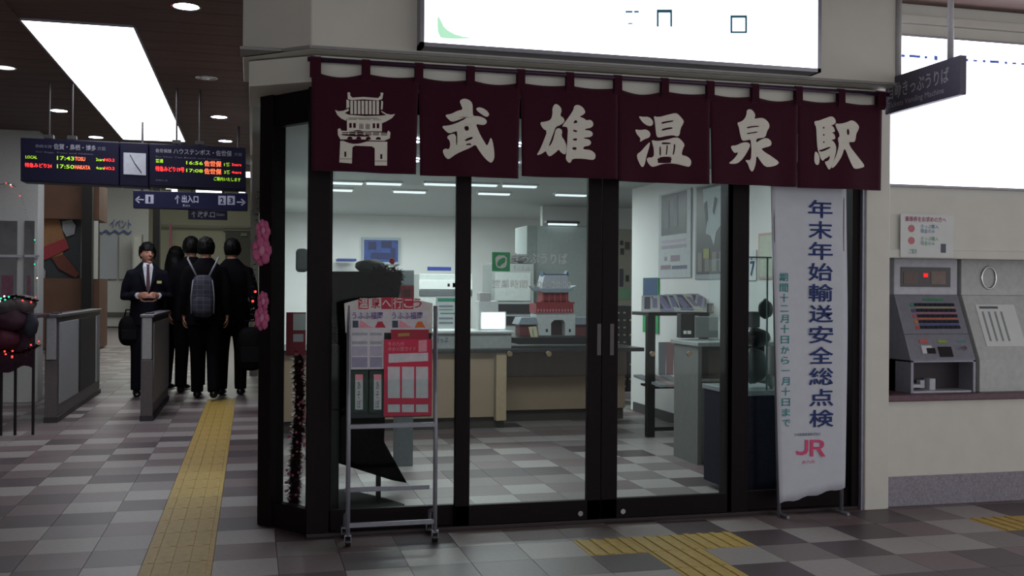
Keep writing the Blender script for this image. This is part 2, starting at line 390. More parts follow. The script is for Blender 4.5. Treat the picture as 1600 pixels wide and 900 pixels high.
def leaf(x0, x1, y, wl_, wr, zb=0.125, label=None, knob=None):
    f = obj('fixed_pane' if label is None else 'door_leaf', B().box(x0, x0+wl_, y, y+.035, .02, 2.20).box(x1-wr, x1, y, y+.035, .02, 2.20).box(x0, x1, y, y+.035, .02, zb).box(x0, x1, y, y+.035, 2.16, 2.20), frame_m, door, 0.003)
    obj('pane', B().box(x0+wl_-.005, x1-wr+.005, y+.014, y+.02, zb-.005, 2.17), glass, f)
    if knob:
        for k in knob:
            obj('lock', B().tube([(k, y-.006, 0.055), (k, y+.004, .055)], .014, 14), chrome, f, label='round chrome lock')
    return f
leaf(fx(515), fx(722), DY-.005, .012, .03)
A1 = leaf(fx(710), fx(936), DY-.04, fx(733)-fx(710), fx(936)-fx(915), label=1, knob=[fx(905)])
A2 = leaf(fx(937), fx(1140), DY-.04, fx(962)-fx(937), .03, label=1, knob=[fx(971)])
leaf(fx(1160), fx(1330), DY-.005, .012, .012)
for L_, px in ((A1, 932), (A2, 952)):
    x = fx(px)
    obj('pull', B().box(x-.012, x+.012, DY-.046, DY-.038, at(px, 555, DY).z, at(px, 505, DY).z), M('pull_steel', '4c484a', .35, .6), L_, .003, label='recessed steel pull')
for L_, pxs in ((A1, (797, 858)), (A2, (1020, 1078))):
    for px in pxs:
        q = at(px, 553, DY-.04)
        obj('bumper', B().tube([(q.x, DY-.042, q.z), (q.x, DY-.024, q.z)], .014, 16), M('stud_brass', '8a8068', .5, .3), L_, label='round metal stud on the glass')
# door signs printed on the left leaf
gsign = M('glass_sign_white', 'c9d2d0', .6); ggreen = M('glass_sign_green', '2e9a62', .5)
YG = DY-.03
obj('ticket_sticker', B().pbox(769, 394, 797, 424, YG, .003), ggreen, A1, 0.001, label='green ticket emblem on the glass')
def g2(px, py): return at(px, py, YG-.001)
outline_mesh([[(774, 399), (792, 399), (792, 414), (788, 419), (778, 419), (774, 414)], [(776.5, 411), (780, 405), (787, 402), (790, 404), (789, 410), (784, 413), (781, 417), (777, 415)]], g2, gsign, A1, 'ticket_emblem')
ptext('きっぷうりば', gsign, A1, 800, 396, 886, 413, YG, bold=.01)
ptext('Tickets', gsign, A1, 801, 414, 834, 424, YG)
ptext('営業時間 6:00~20:00', gsign, A1, 769, 438, 892, 451, YG)
# angled corner pane
cor = thing('corner_frame', 'narrow angled glass corner in dark bronze frame left of the doors', 'window frame', (.17, 5.45, 0))
c0 = Vector((.085, 5.60, 0)); c1 = Vector((.30, 5.31, 0)); dn = (c1-c0).normalized(); nn = Vector((-dn.y, dn.x, 0))
def bar3(b, p, q, wd, z0, z1):
    p = Vector(p); q = Vector(q); t = (q-p).normalized(); n = Vector((-t.y, t.x, 0))*wd/2
    return b.prism([p-n+Vector((0, 0, z0)), q-n+Vector((0, 0, z0)), q+n+Vector((0, 0, z0)), p+n+Vector((0, 0, z0))], (0, 0, z1-z0))
obj('post', bar3(B(), c0+Vector((-.012, .017, 0)), c0+dn*.085, .09, 0, ZT), frame_m, cor, .003)
obj('rail', bar3(B(), c0, c1, .05, 0, .13), frame_m, cor, .003)
obj('rail', bar3(B(), c0, c1, .05, 2.1, ZT), frame_m, cor, .003)
obj('pane', bar3(B(), c0, c1, .006, .12, 2.12), glass, cor)

# ------------------------------------------------------------------ backlit sign over the door
sg = thing('ticket_office_sign', 'large overexposed backlit sign box above the maroon curtain', 'sign', (1.85, 4.93, 2.44))
za = 2.445; zb_ = CZ-.02
obj('lightbox', B().box(.80, 2.92, 4.90, 4.998, za, zb_), glow2, sg, 0.004)
obj('frame', B().box(.78, .80, 4.895, 4.998, za-.02, zb_).box(2.92, 2.94, 4.895, 4.998, za-.02, zb_).box(.78, 2.94, 4.895, 4.998, za-.02, za), grey_m, sg)
pale = M('washed_out_print', 'c8ccd8', emit=2.0, emhex='b4b8c6'); pale2 = M('washed_out_green', 'a0d0b0', emit=1.2, emhex='9ac8aa')
dark_b = M('washed_out_dark', '101820', emit=.0)
YS = 4.898
def gs(px, py): return at(px, py, YS)
outline_mesh([[(683, 22), (684, 58), (700, 61), (745, 60), (715, 56), (695, 45), (688, 30)]], gs, pale2, sg, 'round_logo')
ptext('きっぷうりば', pale, sg, 775, -18, 1000, 48, YS, d=.004)
tealm = M('sign_teal', '206878', emit=.15)
outline_mesh([rect(1026, 15, 1050, 42), rect(1029, 20, 1047, 42)], gs, tealm, sg, 'pictogram', smooth=False)
outline_mesh([rect(1141, 24, 1167, 52), rect(1144, 28, 1164, 49)], gs, tealm, sg, 'pictogram', smooth=False)
for rc_ in (rect(977, 17, 998, 20), rect(981, 36, 992, 38)): outline_mesh([rc_], gs, tealm, sg, 'letter_fragment', smooth=False)
ptext('JR線', pale, sg, 1213, 28, 1243, 46, YS, d=.004)

# ------------------------------------------------------------------ noren
maroon = M('maroon_cloth', '3a1022', 0.9, spec=.15, vary=.12, scale=220, bump=.15, sheen=.2)
YN = 5.05
nor = thing('noren_curtain', 'maroon cloth shop curtain with white brush characters above the doors', 'curtain', (1.85, YN, 1.82))
rodz = 2.362
def zrod(x): return rodz
obj('rod', B().tube([(.255, YN-.002, rodz), (3.455, YN-.002, rodz)], .012, 12), M('dark_rod', '38203a', .4), nor, smooth=True)
ex = [.275+(3.415-.275)*k/6 for k in range(7)]
ztop = 2.308
def sag(x):
    k = (x-ex[0])/((ex[6]-ex[0])/12); fr = k-math.floor(k)
    amp = (0.026, .012, .014, .018, .009, .010, .026, .010, .012, .02, .012, .012, .01)[max(0, min(12, int(k)))]
    return ztop - amp*math.sin(math.pi*fr)
def clothy(x, z):
    d = (ztop-z)/(ztop-1.82)
    return YN + .012*d*math.sin(x*9+1.3)+.006*math.sin(x*23)*d - .004*d
bot = [1.822, 1.818, 1.832, 1.822, 1.826, 1.822]
for k in range(6):
    x0, x1 = ex[k], ex[k+1]; nx, nz = 26, 18
    g0 = 0.0; b = B(); vs = []; fs = []
    for j in range(nz+1):
        for i in range(nx+1):
            u = i/nx; v = j/nz
            x = x0+(x1-x0)*u
            zt_ = sag(min(max(x, ex[0]+1e-4), ex[6]-1e-4)); z = zt_+(bot[k]-zt_)*v
            open_ = max(0, v-.15)**.5*.011
            gapf = [.2, 1.0, .9, .25, .6, .2, .2]
            x = x0+(x1-x0)*u + open_*gapf[k]*(1-u)**6 - open_*gapf[k+1]*u**6
            vs.append((x, clothy(x, z), z))
    for j in range(nz):
        for i in range(nx):
            a = j*(nx+1)+i; fs.append((a, a+1, a+nx+2, a+nx+1))
    b.add(vs, fs)
    o = obj('cloth_panel', b, maroon, nor, smooth=True)
    md = o.modifiers.new('s', 'SOLIDIFY'); md.thickness = .002; md.offset = 1
for k in range(13):
    x = ex[0]+(ex[6]-ex[0])*k/12; wd = .020 if 0 < k < 12 else .026
    xx = x if 0 < k < 12 else (x+.018 if k == 0 else x-.012)
    b = B(); pts = []
    for a in range(9):
        an = math.pi*a/8; pts.append((YN-.002-math.cos(an)*-.016, rodz+math.sin(an)*.016))
    prof = [(YN+.0135, ztop-.03)] + pts + [(YN-.019, ztop-.012), (YN-.006, ztop-.035)]
    for q in range(len(prof)-1):
        b.prism([(xx-wd, prof[q][0], prof[q][1]), (xx+wd, prof[q][0], prof[q][1]), (xx+wd, prof[q+1][0], prof[q+1][1]), (xx-wd, prof[q+1][0], prof[q+1][1])], (0, .0018, 0))
    obj('strap', b, maroon, nor)
ink = M('white_print', 'dddad0', .8, vary=.05, scale=120)
def mapper(ox, oy, sc):
    def f(x, y):
        q = at(ox+x/sc, oy+y/sc, YN); q.y = clothy(q.x, q.z)-.0035; return q
    return f
K1 = [[(280,135),(330,105),(400,125),(435,170),(435,260),(440,315),(500,312),(570,335),(605,370),(590,410),(540,420),(470,405),(490,460),(530,550),(575,620),(600,665),(625,620),(645,560),(668,600),(688,720),(690,810),(655,865),(610,840),(560,790),(500,710),(465,645),(400,690),(300,730),(230,765),(190,795),(150,822),(110,790),(82,720),(110,692),(160,705),(172,650),(165,600),(132,565),(160,530),(237,518),(240,655),(252,655),(252,495),(235,492),(160,520),(110,480),(72,428),(150,425),(240,400),(355,345),(350,328),(270,360),(190,385),(140,340),(112,298),(180,290),(260,250),(320,238),(300,190)],
      [(330,440),(380,428),(392,480),(345,490)],[(338,590),(425,553),(437,580),(345,614)],[(468,235),(500,208),(560,220),(615,260),(632,300),(600,328),(540,295)]]
K2 = [[(245,140),(280,88),(330,115),(357,165),(335,235),(375,255),(390,300),(345,340),(285,362),(262,430),(230,520),(206,584),(218,588),(248,540),(268,470),(287,385),(330,376),(364,410),(350,470),(385,520),(412,590),(402,684),(370,684),(335,652),(320,625),(290,660),(220,712),(190,684),(175,640),(130,675),(62,698),(110,620),(150,520),(190,410),(140,385),(98,308),(170,300),(230,280),(250,210)],
      [(352,362),(420,270),(490,170),(498,120),(540,102),(600,130),(634,190),(610,220),(556,246),(610,260),(640,290),(690,278),(728,320),(710,372),(625,388),(625,402),(680,405),(720,435),(705,482),(612,490),(612,502),(670,508),(700,545),(680,584),(610,595),(600,628),(690,633),(748,680),(742,738),(710,754),(600,737),(475,737),(460,778),(435,790),(398,745),(404,690),(415,590),(420,480),(425,380),(400,360)],
      [(483,322),(515,278),(542,307),(520,322)],[(483,398),(532,405),(532,427),(488,420)],[(483,503),(532,498),(530,527),(483,524)],[(473,603),(527,603),(522,634),(478,634)]]
K3 = [[(102,136),(160,145),(230,143),(277,180),(292,225),(270,263),(215,257),(160,220),(125,175)],
      [(52,303),(120,315),(200,303),(247,335),(257,380),(235,412),(180,430),(116,470),(130,420),(80,370)],
      [(248,462),(250,490),(230,570),(205,650),(180,772),(145,788),(115,740),(83,670),(83,620),(130,590),(190,520)],
      [(293,132),(350,150),(450,125),(580,92),(620,122),(684,195),(672,235),(640,290),(630,372),(600,398),(540,377),(440,392),(360,411),(330,390),(320,300),(310,200)],
      [(388,214),(470,198),(547,188),(547,205),(470,220),(398,237)],[(393,304),(465,283),(537,276),(537,297),(460,310),(398,324)],
      [(268,438),(340,455),(450,440),(585,402),(640,428),(699,500),(672,550),(652,633),(720,643),(774,690),(779,740),(757,784),(700,773),(600,747),(500,737),(400,747),(320,778),(268,783),(212,715),(212,663),(300,663),(300,560),(280,480)],
      [(368,523),(387,523),(390,642),(370,642)],[(458,506),(477,506),(472,570),(464,632),(448,632),(456,570)],[(553,493),(574,493),(570,560),(554,630),(536,630),(550,560)]]
K4 = [[(283,93),(330,82),(368,115),(388,160),(372,205),(430,193),(490,193),(552,245),(566,300),(532,350),(510,430),(450,440),(395,448),(395,498),(440,465),(500,438),(550,443),(588,480),(588,520),(560,540),(500,555),(455,572),(500,610),(590,660),(696,730),(660,767),(590,787),(508,792),(450,730),(395,645),(388,740),(365,822),(340,856),(310,820),(290,750),(256,710),(290,708),(325,710),(335,600),(330,500),(325,455),(270,470),(220,472),(200,400),(185,310),(162,248),(210,240),(255,205),(280,150)],
      [(278,305),(350,290),(432,288),(432,301),(350,308),(285,323)],[(278,378),(350,368),(412,358),(412,372),(350,382),(285,393)],
      [(82,533),(150,530),(220,495),(290,488),(325,520),(300,580),(240,680),(180,740),(130,757),(44,752),(110,705),(165,640),(170,610),(130,627),(90,575)]]
K5 = [[(98,168),(160,160),(240,130),(328,98),(373,130),(388,180),(372,202),(355,215),(318,222),(350,240),(372,290),(367,315),(322,320),(360,335),(378,390),(367,410),(316,420),(350,435),(382,490),(387,560),(362,660),(345,720),(312,800),(290,822),(260,770),(232,708),(270,706),(302,672),(300,625),(275,655),(240,668),(215,702),(188,682),(160,600),(140,540),(130,400),(125,250),(103,210)],
      [(225,236),(238,256),(225,274),(212,256)],[(225,334),(238,352),(225,370),(212,352)],[(225,432),(238,448),(225,464),(212,448)],
      [(160,556),(205,545),(300,508),(318,524),(210,577),(163,572)],
      [(108,566),(150,600),(170,660),(162,742),(130,758),(98,722),(96,640)],
      [(373,198),(450,205),(540,180),(592,153),(650,178),(699,240),(682,290),(652,340),(642,420),(620,453),(545,447),(570,520),(640,610),(700,680),(776,770),(720,797),(618,813),(588,770),(540,660),(510,570),(487,533),(460,630),(400,730),(350,790),(318,798),(340,730),(372,660),(402,570),(422,480),(405,400),(432,370),(422,320),(390,260)],
      [(526,278),(554,273),(560,330),(550,357),(528,352)]]
for Kk, ox, oy, sc in ((K1, 680, 140, 7.5), (K2, 830, 150, 7.5), (K3, 985, 165, 8.18), (K4, 1130, 160, 7.83), (K5, 1260, 170, 8.57)):
    outline_mesh(Kk, mapper(ox, oy, sc), ink, nor, 'brush_character', thick=.0008)
tower = [[(185,65),(210,65),(215,100),(235,120),(350,112),(505,122),(530,95),(530,65),(560,68),(548,132),(505,147),(350,137),(230,147),(188,137)],
         [(173,140),(203,152),(203,222),(173,232)],[(538,145),(557,160),(552,240),(533,240)],
         [(55,248),(90,262),(140,258),(195,235),(200,255),(155,282),(200,300),(370,312),(540,305),(592,298),(545,272),(535,250),(590,285),(640,295),(683,288),(650,330),(590,365),(545,384),(545,345),(500,330),(200,330),(172,340),(172,362),(120,340),(78,300)]]
tower += [rect(214+39*k, 152, 241+39*k, 292) for k in range(8)]
tw2 = [rect(178, 336, 545, 468)] + [rect(a, 386, c, 436) for a, c in ((202, 228), (243, 270), (448, 474), (490, 517))] + [rect(a, 392, c, 448) for a, c in ((308, 316), (324, 332), (340, 348), (375, 383), (391, 399), (407, 415))] + [rect(186, 345, 282, 350), rect(300, 345, 430, 350), rect(450, 345, 535, 350)]
tw3 = [[(82,450),(105,438),(120,465),(270,472),(440,476),(600,480),(612,458),(634,482),(628,540),(600,552),(570,566),(110,556),(84,510)]]
tw3 += [rect(a, y, a+66, y+9) for a in (125, 200, 285, 370, 450, 535) for y in (482, 500)]
tw3 += [[(a-30, 555), (a-20, 532), (a, 526), (a+20, 532), (a+30, 555)] for a in (208, 300, 402, 508)]
tw4 = [[(108,572),(602,576),(600,824),(470,824),(470,645),(440,626),(262,622),(234,640),(228,808),(98,796)], rect(150, 685, 170, 738), rect(528, 705, 550, 755), rect(104, 757, 228, 762), rect(472, 775, 600, 780)]
for tt, sm in ((tower, False), (tw2, False), (tw3, False), (tw4, False)):
    outline_mesh(tt, mapper(515, 135, 6.667), ink, nor, 'gate_emblem', thick=.0008, smooth=sm)

# ------------------------------------------------------------------ flyer rack in front of the door
rk = thing('leaflet_rack', 'grey metal leaflet rack on casters in front of the left glass pane', 'rack', (.68, 5.1, 0))
rx0, rx1 = fl(541, 848).x, fl(679, 846).x; yf, yr = 5.02, 5.19
ztp = 1.17
silver = M('rack_grey', '8a8c98', .45, .3)
for x in (rx0, rx1):
    obj('post', B().tube([(x, yf, .05), (x, yf, .55), (x, yf+.03, ztp)], .011, 10), silver, rk, smooth=True)
    obj('rear_leg', B().tube([(x, yr, .05), (x, yr-.02, .12), (x, yf+.02, .16)], .009, 8), silver, rk, smooth=True)
    for y in (yf, yr):
        c_ = obj('caster', B().tube([(x-.012, y, .022), (x+.012, y, .022)], .022, 14), black, rk, smooth=False)
        obj('fork', B().box(x-.017, x-.013, y-.008, y+.012, .02, .055).box(x+.013, x+.017, y-.008, y+.012, .02, .055).box(x-.017, x+.017, y-.01, y+.012, .05, .058), grey_m, c_)
for py, yy, r in ((665, yf, .011), (818, yf+.0, .008), (763, yr, .009)):
    z = at(610, py, yy).z
    obj('crossbar', B().box(rx0, rx1, yy-r, yy+r, z-.011, z+.011), silver, rk, .002)
yp = yf+.02
def rb(x0, y0, x1, y1, Y, d=.006): return B().pbox(x0, y0, x1, y1, Y, d)
obj('back_panel', rb(546, 520, 674, 652, yp+.03, .01), M('rack_dark_back', '1d2226', .6), rk)
hd = [at(x, y, yp) for x, y in ((540, 520), (538, 474), (560, 468), (590, 465), (620, 465), (650, 468), (676, 474), (675, 520))]
hp = obj('header_board', B().prism(hd, (0, .006, 0)), M('header_white', 'c8c4c4', .6), rk)
redp = M('print_red', 'b02040', .6); crim = M('print_crimson', 'c4204a', .6); pink_p = M('print_pink', 'd890a0', .7); orng = M('print_orange', 'd06a30', .7); purp = M('print_purple', '5b4284', .7); greyp = M('print_grey', '9aa0a8', .7); greenp = M('print_dark_green', '143028', .6); teal = M('print_teal', '1c7a78', .7); blue_p = M('print_blue', '1d2a78', .7)
def quad_px(pts, Y): return lambda: [at(x, y, Y) for x, y in pts]
def flat(name, pts, Y, mat, parent, d=.0012):
    return obj(name, B().prism([at(x, y, Y) for x, y in pts], (0, d, 0)), mat, parent)
for i, (ch, px) in enumerate(zip('温泉へ行こう', (568, 587, 604, 621, 638, 652))):
    if i in (0, 2, 3, 4): flat('red_square', [(px-9+1, 464.5 if 1 < i < 5 else 467), (px+8, 464.5 if 1 < i < 5 else 467), (px+8, 483), (px-8, 483)], yp-.002, redp, hp)
    ptext(ch, M('print_white', 'd4ccca', .7) if i in (0, 2, 3, 4) else redp, hp, px-7, 466, px+7, 482, yp-.002, 'letter', bold=.012, d=.002)
def leaflet(lab, x0, y0, x1, y1, Y, mat):
    t = thing('leaflet', lab, 'leaflet', at((x0+x1)/2, y1, Y), 'leaflets in the rack')
    obj('sheet', rb(x0, y0, x1, y1, Y, .003), mat, t); return t
pw = M('leaflet_white', 'c6c4cc', .7)
for k, (x0, x1) in enumerate(((546, 606), (608, 668))):
    t = leaflet(('left' if k == 0 else 'right')+' white leaflet with purple lettering under the red header board', x0, 484, x1, 519, yp-.001, pw)
    ptext('うふふ福岡', purp, t, x0+4, 488, x1-8, 499, yp-.002, bold=.01)
    flat('blue_square', [(x0+5, 501), (x0+14, 501), (x0+14, 512), (x0+5, 512)], yp-.002, M('print_slate', '3a4a58', .7), t)
    flat('pink_shape', [(x0+15, 510), (x0+17, 500), (x0+24, 504), (x0+30, 509), (x0+38, 512), (x0+15, 512)], yp-.002, pink_p, t)
    flat('hill_shape', [(x0+40, 512), (x0+44, 503), (x0+51, 502), (x0+57, 512)], yp-.002, orng if k else redp, t)
t = leaflet('pale white leaflet with grey print in the left column of the rack', 547, 514, 600, 577, yp-.004, pw)
for k, (y0, y1, c) in enumerate(((520, 524, greyp), (533, 538, greyp), (541, 556, M('print_lilac', 'a8a4b8', .7)), (558, 574, M('print_lavender', '8f8ca6', .7)))):
    flat('print_block', [(550, y0), (574, y0), (574, y1), (550, y1)], yp-.0055, c, t)
    flat('print_block', [(578, y0), (597, y0), (597, y1), (578, y1)], yp-.0055, c, t)
for k, (x0, x1) in enumerate(((548, 575), (577, 602))):
    t = leaflet('dark green leaflet with white strip, %s in the lower pocket' % ('nearer the post' if k == 0 else 'beside the crimson one'), x0, 579, x1, 644, yp-.002, greenp)
    flat('white_strip', [(x0+7, 585), (x0+19, 585), (x0+19, 640), (x0+7, 640)], yp-.0035, pw, t)
    flat('pink_tip', [(x0+7, 585), (x0+19, 585), (x0+19, 594), (x0+7, 594)], yp-.0045, pink_p, t)
    ptext('あ\nそ\nぼ', M('print_brown', '6a4a4a', .7), t, x0+10, 596, x0+16, 636, yp-.004, d=.001)
t = leaflet('big crimson leaflet with white grid of boxes overhanging the rack on its right', 600, 530, 675, 650, yp-.010, crim)
for r_, (y0, y1) in enumerate(((573, 622), (632, 644))):
    for c in range(3): flat('white_box', [(606+c*22, y0), (625+c*22, y0), (625+c*22, y1), (606+c*22, y1)], yp-.0115, pw, t)
flat('white_band', [(607, 553), (669, 551), (669, 564), (607, 567)], yp-.0115, pw, t)
flat('white_box', [(654, 532), (667, 531), (667, 549), (654, 550)], yp-.0115, pink_p, t)
ptext('冬の九州\nゆめの旅ガイド', pink_p, t, 606, 534, 650, 548, yp-.0115, d=.002)
t = leaflet('dark red leaflet top peeking out behind the crimson leaflet', 611, 515, 670, 535, yp-.005, M('print_dark_red', '9a1836', .6))
flat('gold_print', [(622, 521), (640, 520), (640, 525), (622, 526)], yp-.0065, M('print_gold', 'a08040', .6), t)
obj('acrylic_pocket', rb(546, 593, 674, 652, yp-.02, .0025), glass, rk)
for x in (rx0, rx1): obj('side_wing', B().prism([(x, yp+.02, at(610, 520, yp).z), (x, yp+.0, at(610, 600, yp).z), (x, yp-.03, at(610, 615, yp).z), (x, yp-.028, at(610, 500, yp).z)], (.004, 0, 0)), silver, rk)

# ------------------------------------------------------------------ banner stand
bn = thing('banner_stand', 'tall white vertical banner with navy characters leaning at the right door post', 'banner', (3.05, 5.16, 0))
navy = M('banner_navy', '20336e', .8); tealb = M('banner_teal', '2f8c8c', .8); jrp = M('banner_pink', 'd84c7a', .7)
bcl = M('banner_cloth', 'c6cad6', .8, vary=.03, scale=14, bump=.25)
YB0, YB1 = 5.14, 5.175
def bp(px, py, d=0.0):
    f_ = (785-py)/500; q = at(px, py, YB0+(YB1-YB0)*f_); q.y -= d; return q
b = B(); vs = []; fs = []; nx, nz = 14, 34
for j in range(nz+1):
    v = j/nz
    yl = 250+(787-250)*v; yr_ = 258+(762-258)*v
    xl = 1204+(1218-1204)*v; xr_ = 1322-(2)*v + 3*math.sin(v*3)
    for i in range(nx+1):
        u = i/nx; q = bp(xl+(xr_-xl)*u, yl+(yr_-yl)*u); q.y += .003*math.sin(u*7+v*3)*math.sin(v*9); 
        if j == nz: q.z += .006*math.sin(u*19)
        vs.append(q)
for j in range(nz):
    for i in range(nx):
        a = j*(nx+1)+i; fs.append((a, a+1, a+nx+2, a+nx+1))
b.add(vs, fs); cl = obj('banner_cloth', b, bcl, bn, smooth=True); md = cl.modifiers.new('s', 'SOLIDIFY'); md.thickness = .001; md.offset = -1
for (xt, xb, yt, yb) in ((1208, 1222, 250, 810), (1319, 1318, 255, 804)):
    p0 = bp(xt, yt, -.012); p1 = fl(xb, yb); p1.y = YB0+.012
    obj('pole', B().tube([p0, p1], .011, 10), grey_m, bn, smooth=True)
obj('crossbar', B().tube([bp(1204, 262, -.012), bp(1320, 268, -.012)], .008, 8), grey_m, bn)
obj('lower_bar', B().tube([bp(1220, 772, -.012), bp(1318, 758, -.012)], .007, 8), grey_m, bn)
obj('foot', B().tube([(fl(1222, 808).x, YB0-.06, .012), (fl(1222, 808).x, YB0+.055, .012)], .01, 8), grey_m, bn)
obj('foot', B().tube([(fl(1318, 804).x, YB0-.06, .012), (fl(1318, 804).x, YB0+.055, .012)], .01, 8), grey_m, bn)
def vtext(chars, mat, x_top, x_bot, y0, y1, wpx, name, bold):
    n = len(chars); st = (y1-y0)/n
    for i, ch in enumerate(chars):
        t_ = (i+.5)/n; cx = x_top+(x_bot-x_top)*t_; yy = y0+st*i
        a = bp(cx-wpx/2, yy+st*.93); c = bp(cx+wpx/2, yy+st*.93); tp = bp(cx, yy+st*.07)
        text(ch, mat, cl, (a.x, a.y-.005, a.z+.003), (1, 0, 0), (0, 0, 1), (tp.z-a.z)*1.03, name, bold, width=(c.x-a.x) if ch != '一' else (c.x-a.x), d=.0)
vtext('年末年始輸送安全総点検', navy, 1281, 1283, 308, 668, 38, 'large_character', .014)
vtext('期間十二月十日から一月十日まで', tealb, 1224, 1228, 424, 668, 13, 'small_character', .01)
JR = [[(1257,687),(1262,687),(1262,704),(1259,709),(1252,711),(1245,710),(1243,707),(1244,704),(1249,706),(1255,705),(1257,702)],
      [(1265,687),(1281,687),(1286,690),(1287,695),(1285,699),(1281,701),(1289,713),(1283,713),(1276,702),(1270,702),(1270,713),(1265,713)],
      [(1270,691),(1280,691),(1282,693),(1282,696),(1280,698),(1270,698)]]
outline_mesh(JR, lambda x, y: bp(x, y, .005), jrp, cl, 'railway_logo', smooth=False)
a = bp(1252, 724, .005); text('JR九州', jrp, cl, a, (1, 0, 0), (0, 0, 1), .022, 'small_lettering', 0, width=.08)
a = bp(1240, 681, .005); text('九州旅客鉄道株式会社', navy, cl, a, (1, 0, 0), (0, 0, 1), .018, 'small_lettering', 0, width=.165)

# ------------------------------------------------------------------ hanging sign on the right
hs = thing('hanging_sign', 'grey sign hanging on two poles, reading automatic ticket sales', 'sign', (3.46, 4.88, 2.0))
xh = 3.46
pA = xa(1383, 148, xh); pB = xa(1500, 120, xh); yA, yB = pA.y, pB.y
zhi = (xa(1383, 122, xh).z+xa(1500, 88, xh).z)/2; zlo = (xa(1383, 175, xh).z+xa(1500, 152, xh).z)/2
sgrey = M('slate_sign', '4c485c', .5); slet = M('slate_sign_letter', 'aaa8b2', .6)
obj('panel', B().box(xh, xh+.04, yB, yA, zlo, zhi), sgrey, hs, .004)
text('自動きっぷうりば', slet, hs, (xh, yA-.03, zlo+(zhi-zlo)*.42), (0, -1, 0), (0, 0, 1), (zhi-zlo)*.45, bold=.012, width=(yA-yB)*.82, d=.002)
text('Tickets Vending Machine', slet, hs, (xh, yA-.03, zlo+(zhi-zlo)*.15), (0, -1, 0), (0, 0, 1), (zhi-zlo)*.22, width=(yA-yB)*.76, d=.002)
for px in (1404, 1485):
    q = xa(px, 100, xh+.02)
    obj('pole', B().tube([(xh+.02, q.y, zhi-.01), (xh+.02, q.y, CZ)], .016, 12), M('pole_white', 'b4b4b8', .4), hs, smooth=True)

# ------------------------------------------------------------------ fare panel and ticket machines
fp = thing('fare_map', 'huge glowing white fare panel above the ticket machine', 'sign', (5, W-.01, 1.89))
zf0, zf1 = 1.885, 2.75; xf0 = at(1389, 180, W-.03).x
obj('lightbox', B().box(xf0, 6.2, W-.03, W, zf0, zf1), glow2, fp, .003)
obj('frame', B().box(xf0-.012, 6.2, W-.028, W, zf0-.014, zf0).box(xf0-.012, 6.2, W-.028, W, zf1, zf1+.014).box(xf0-.012, xf0, W-.028, W, zf0, zf1), M('frame_grey', 'a0a0a4', .5), fp)
bl = M('fare_line_blue', '4a62b8', emit=.35)
x = 1393
for (x0, x1, h) in ((1393, 1399, 5), (1408, 1414, 4), (1421, 1438, 4), (1445, 1449, 4), (1460, 1465, 7), (1508, 1513, 4), (1521, 1527, 3), (1536, 1540, 4), (1547, 1561, 4), (1570, 1574, 4), (1582, 1588, 3), (1596, 1601, 3)):
    y = 86+(x0-1393)*.068
    obj('printed_dash', B().pbox(x0, y-h/2, x1, y+h/2, W-.033, .002), bl, fp)
ledz = zt
def machine(x0, lab, real=True):
    X0m = x0; Wm = at(1497, 432, 5.46).x-at(1398, 432, 5.46).x
    t = thing('ticket_machine', lab, 'ticket machine', (X0m+Wm/2, 5.4, ledz))
    return t, X0m, Wm
msil = M('machine_silver', '8c8d9a', .4, .35); mlite = M('machine_light', 'b8bac4', .45)
t, mx, mw = machine(at(1397, 432, 5.46).x, 'grey ticket machine with sloping keypad panel under the pasted notice')
zh1 = at(1450, 404, 5.46).z; zh0 = at(1450, 461, 5.46).z; zs = at(1480, 563, 5.29).z
obj('display_head', B().box(mx, mx+mw, 5.46, 5.70, zh0, zh1), mlite, t, .006)
sc = obj('screen', B().box(mx+mw*.10, mx+mw*.88, 5.455, 5.462, zh0+(zh1-zh0)*.22, zh1-(zh1-zh0)*.24), M('dark_screen', '2a222c', .25), t)
obj('red_lamp', B().pbox(1443, 427, 1450, 433, 5.452, .004), M('red_dot', 'ff2020', emit=.8), sc)
obj('screen_text', B().pbox(1412, 424, 1434, 444, 5.453, .002), M('screen_brown', '6a5a54', .5), sc)
obj('screen_text', B().pbox(1455, 424, 1478, 444, 5.453, .002), M('screen_tan', '82706a', .5), sc)
Z1, Z2, Ya, Yb = zh0, zs, 5.455, 5.29
obj('sloping_panel', B().prism([(mx, Ya, Z1), (mx, Yb, Z2), (mx, 5.70, Z2), (mx, 5.70, Z1)], (mw, 0, 0)), msil, t, .004)
sn = Vector((0, -(Z1-Z2), -(Yb-Ya)*-1)).normalized(); sn = Vector((0, -(Z1-Z2), (Ya-Yb))).normalized()
def sp(u, v, d=.002): return Vector((mx+mw*u, Ya+(Yb-Ya)*v, Z1+(Z2-Z1)*v))+sn*d
def spq(name, u0, v0, u1, v1, mat, d=.003, parent=t):
    return obj(name, B().prism([sp(u0, v0, d), sp(u1, v0, d), sp(u1, v1, d), sp(u0, v1, d)], -sn*(d+.002)), mat, parent)
spq('green_label', .42, .06, .74, .09, M('label_green', '2f8a5a', .6))
kc = ['2a2a3a', '2a2a3a', '2a2a3a', '2a2a3a', '2a2a3a']
rowc = ['3a8a6a', '5a4a7a', 'c0504a', 'c87a40', 'b84a50']
for r_ in range(5):
    v0 = .135+r_*.087
    spq('side_mark', .20, v0, .25, v0+.05, M('mark_%d' % r_, rowc[r_], .6))
    for k in range(8):
        spq('button', .27+k*.078, v0, .27+k*.078+.070, v0+.042, M('key_dark', '262636', .35), .008)
    if r_ < 4: spq('stripe', .27, v0+.052, .89, v0+.075, M('stripe_%d' % r_, ['a09a7a', 'a86a80', 'c06848', '4a5a8a'][r_], .6))
spq('seam', .0, .60, 1.0, .607, M('seam_grey', '5a5a64', .6))
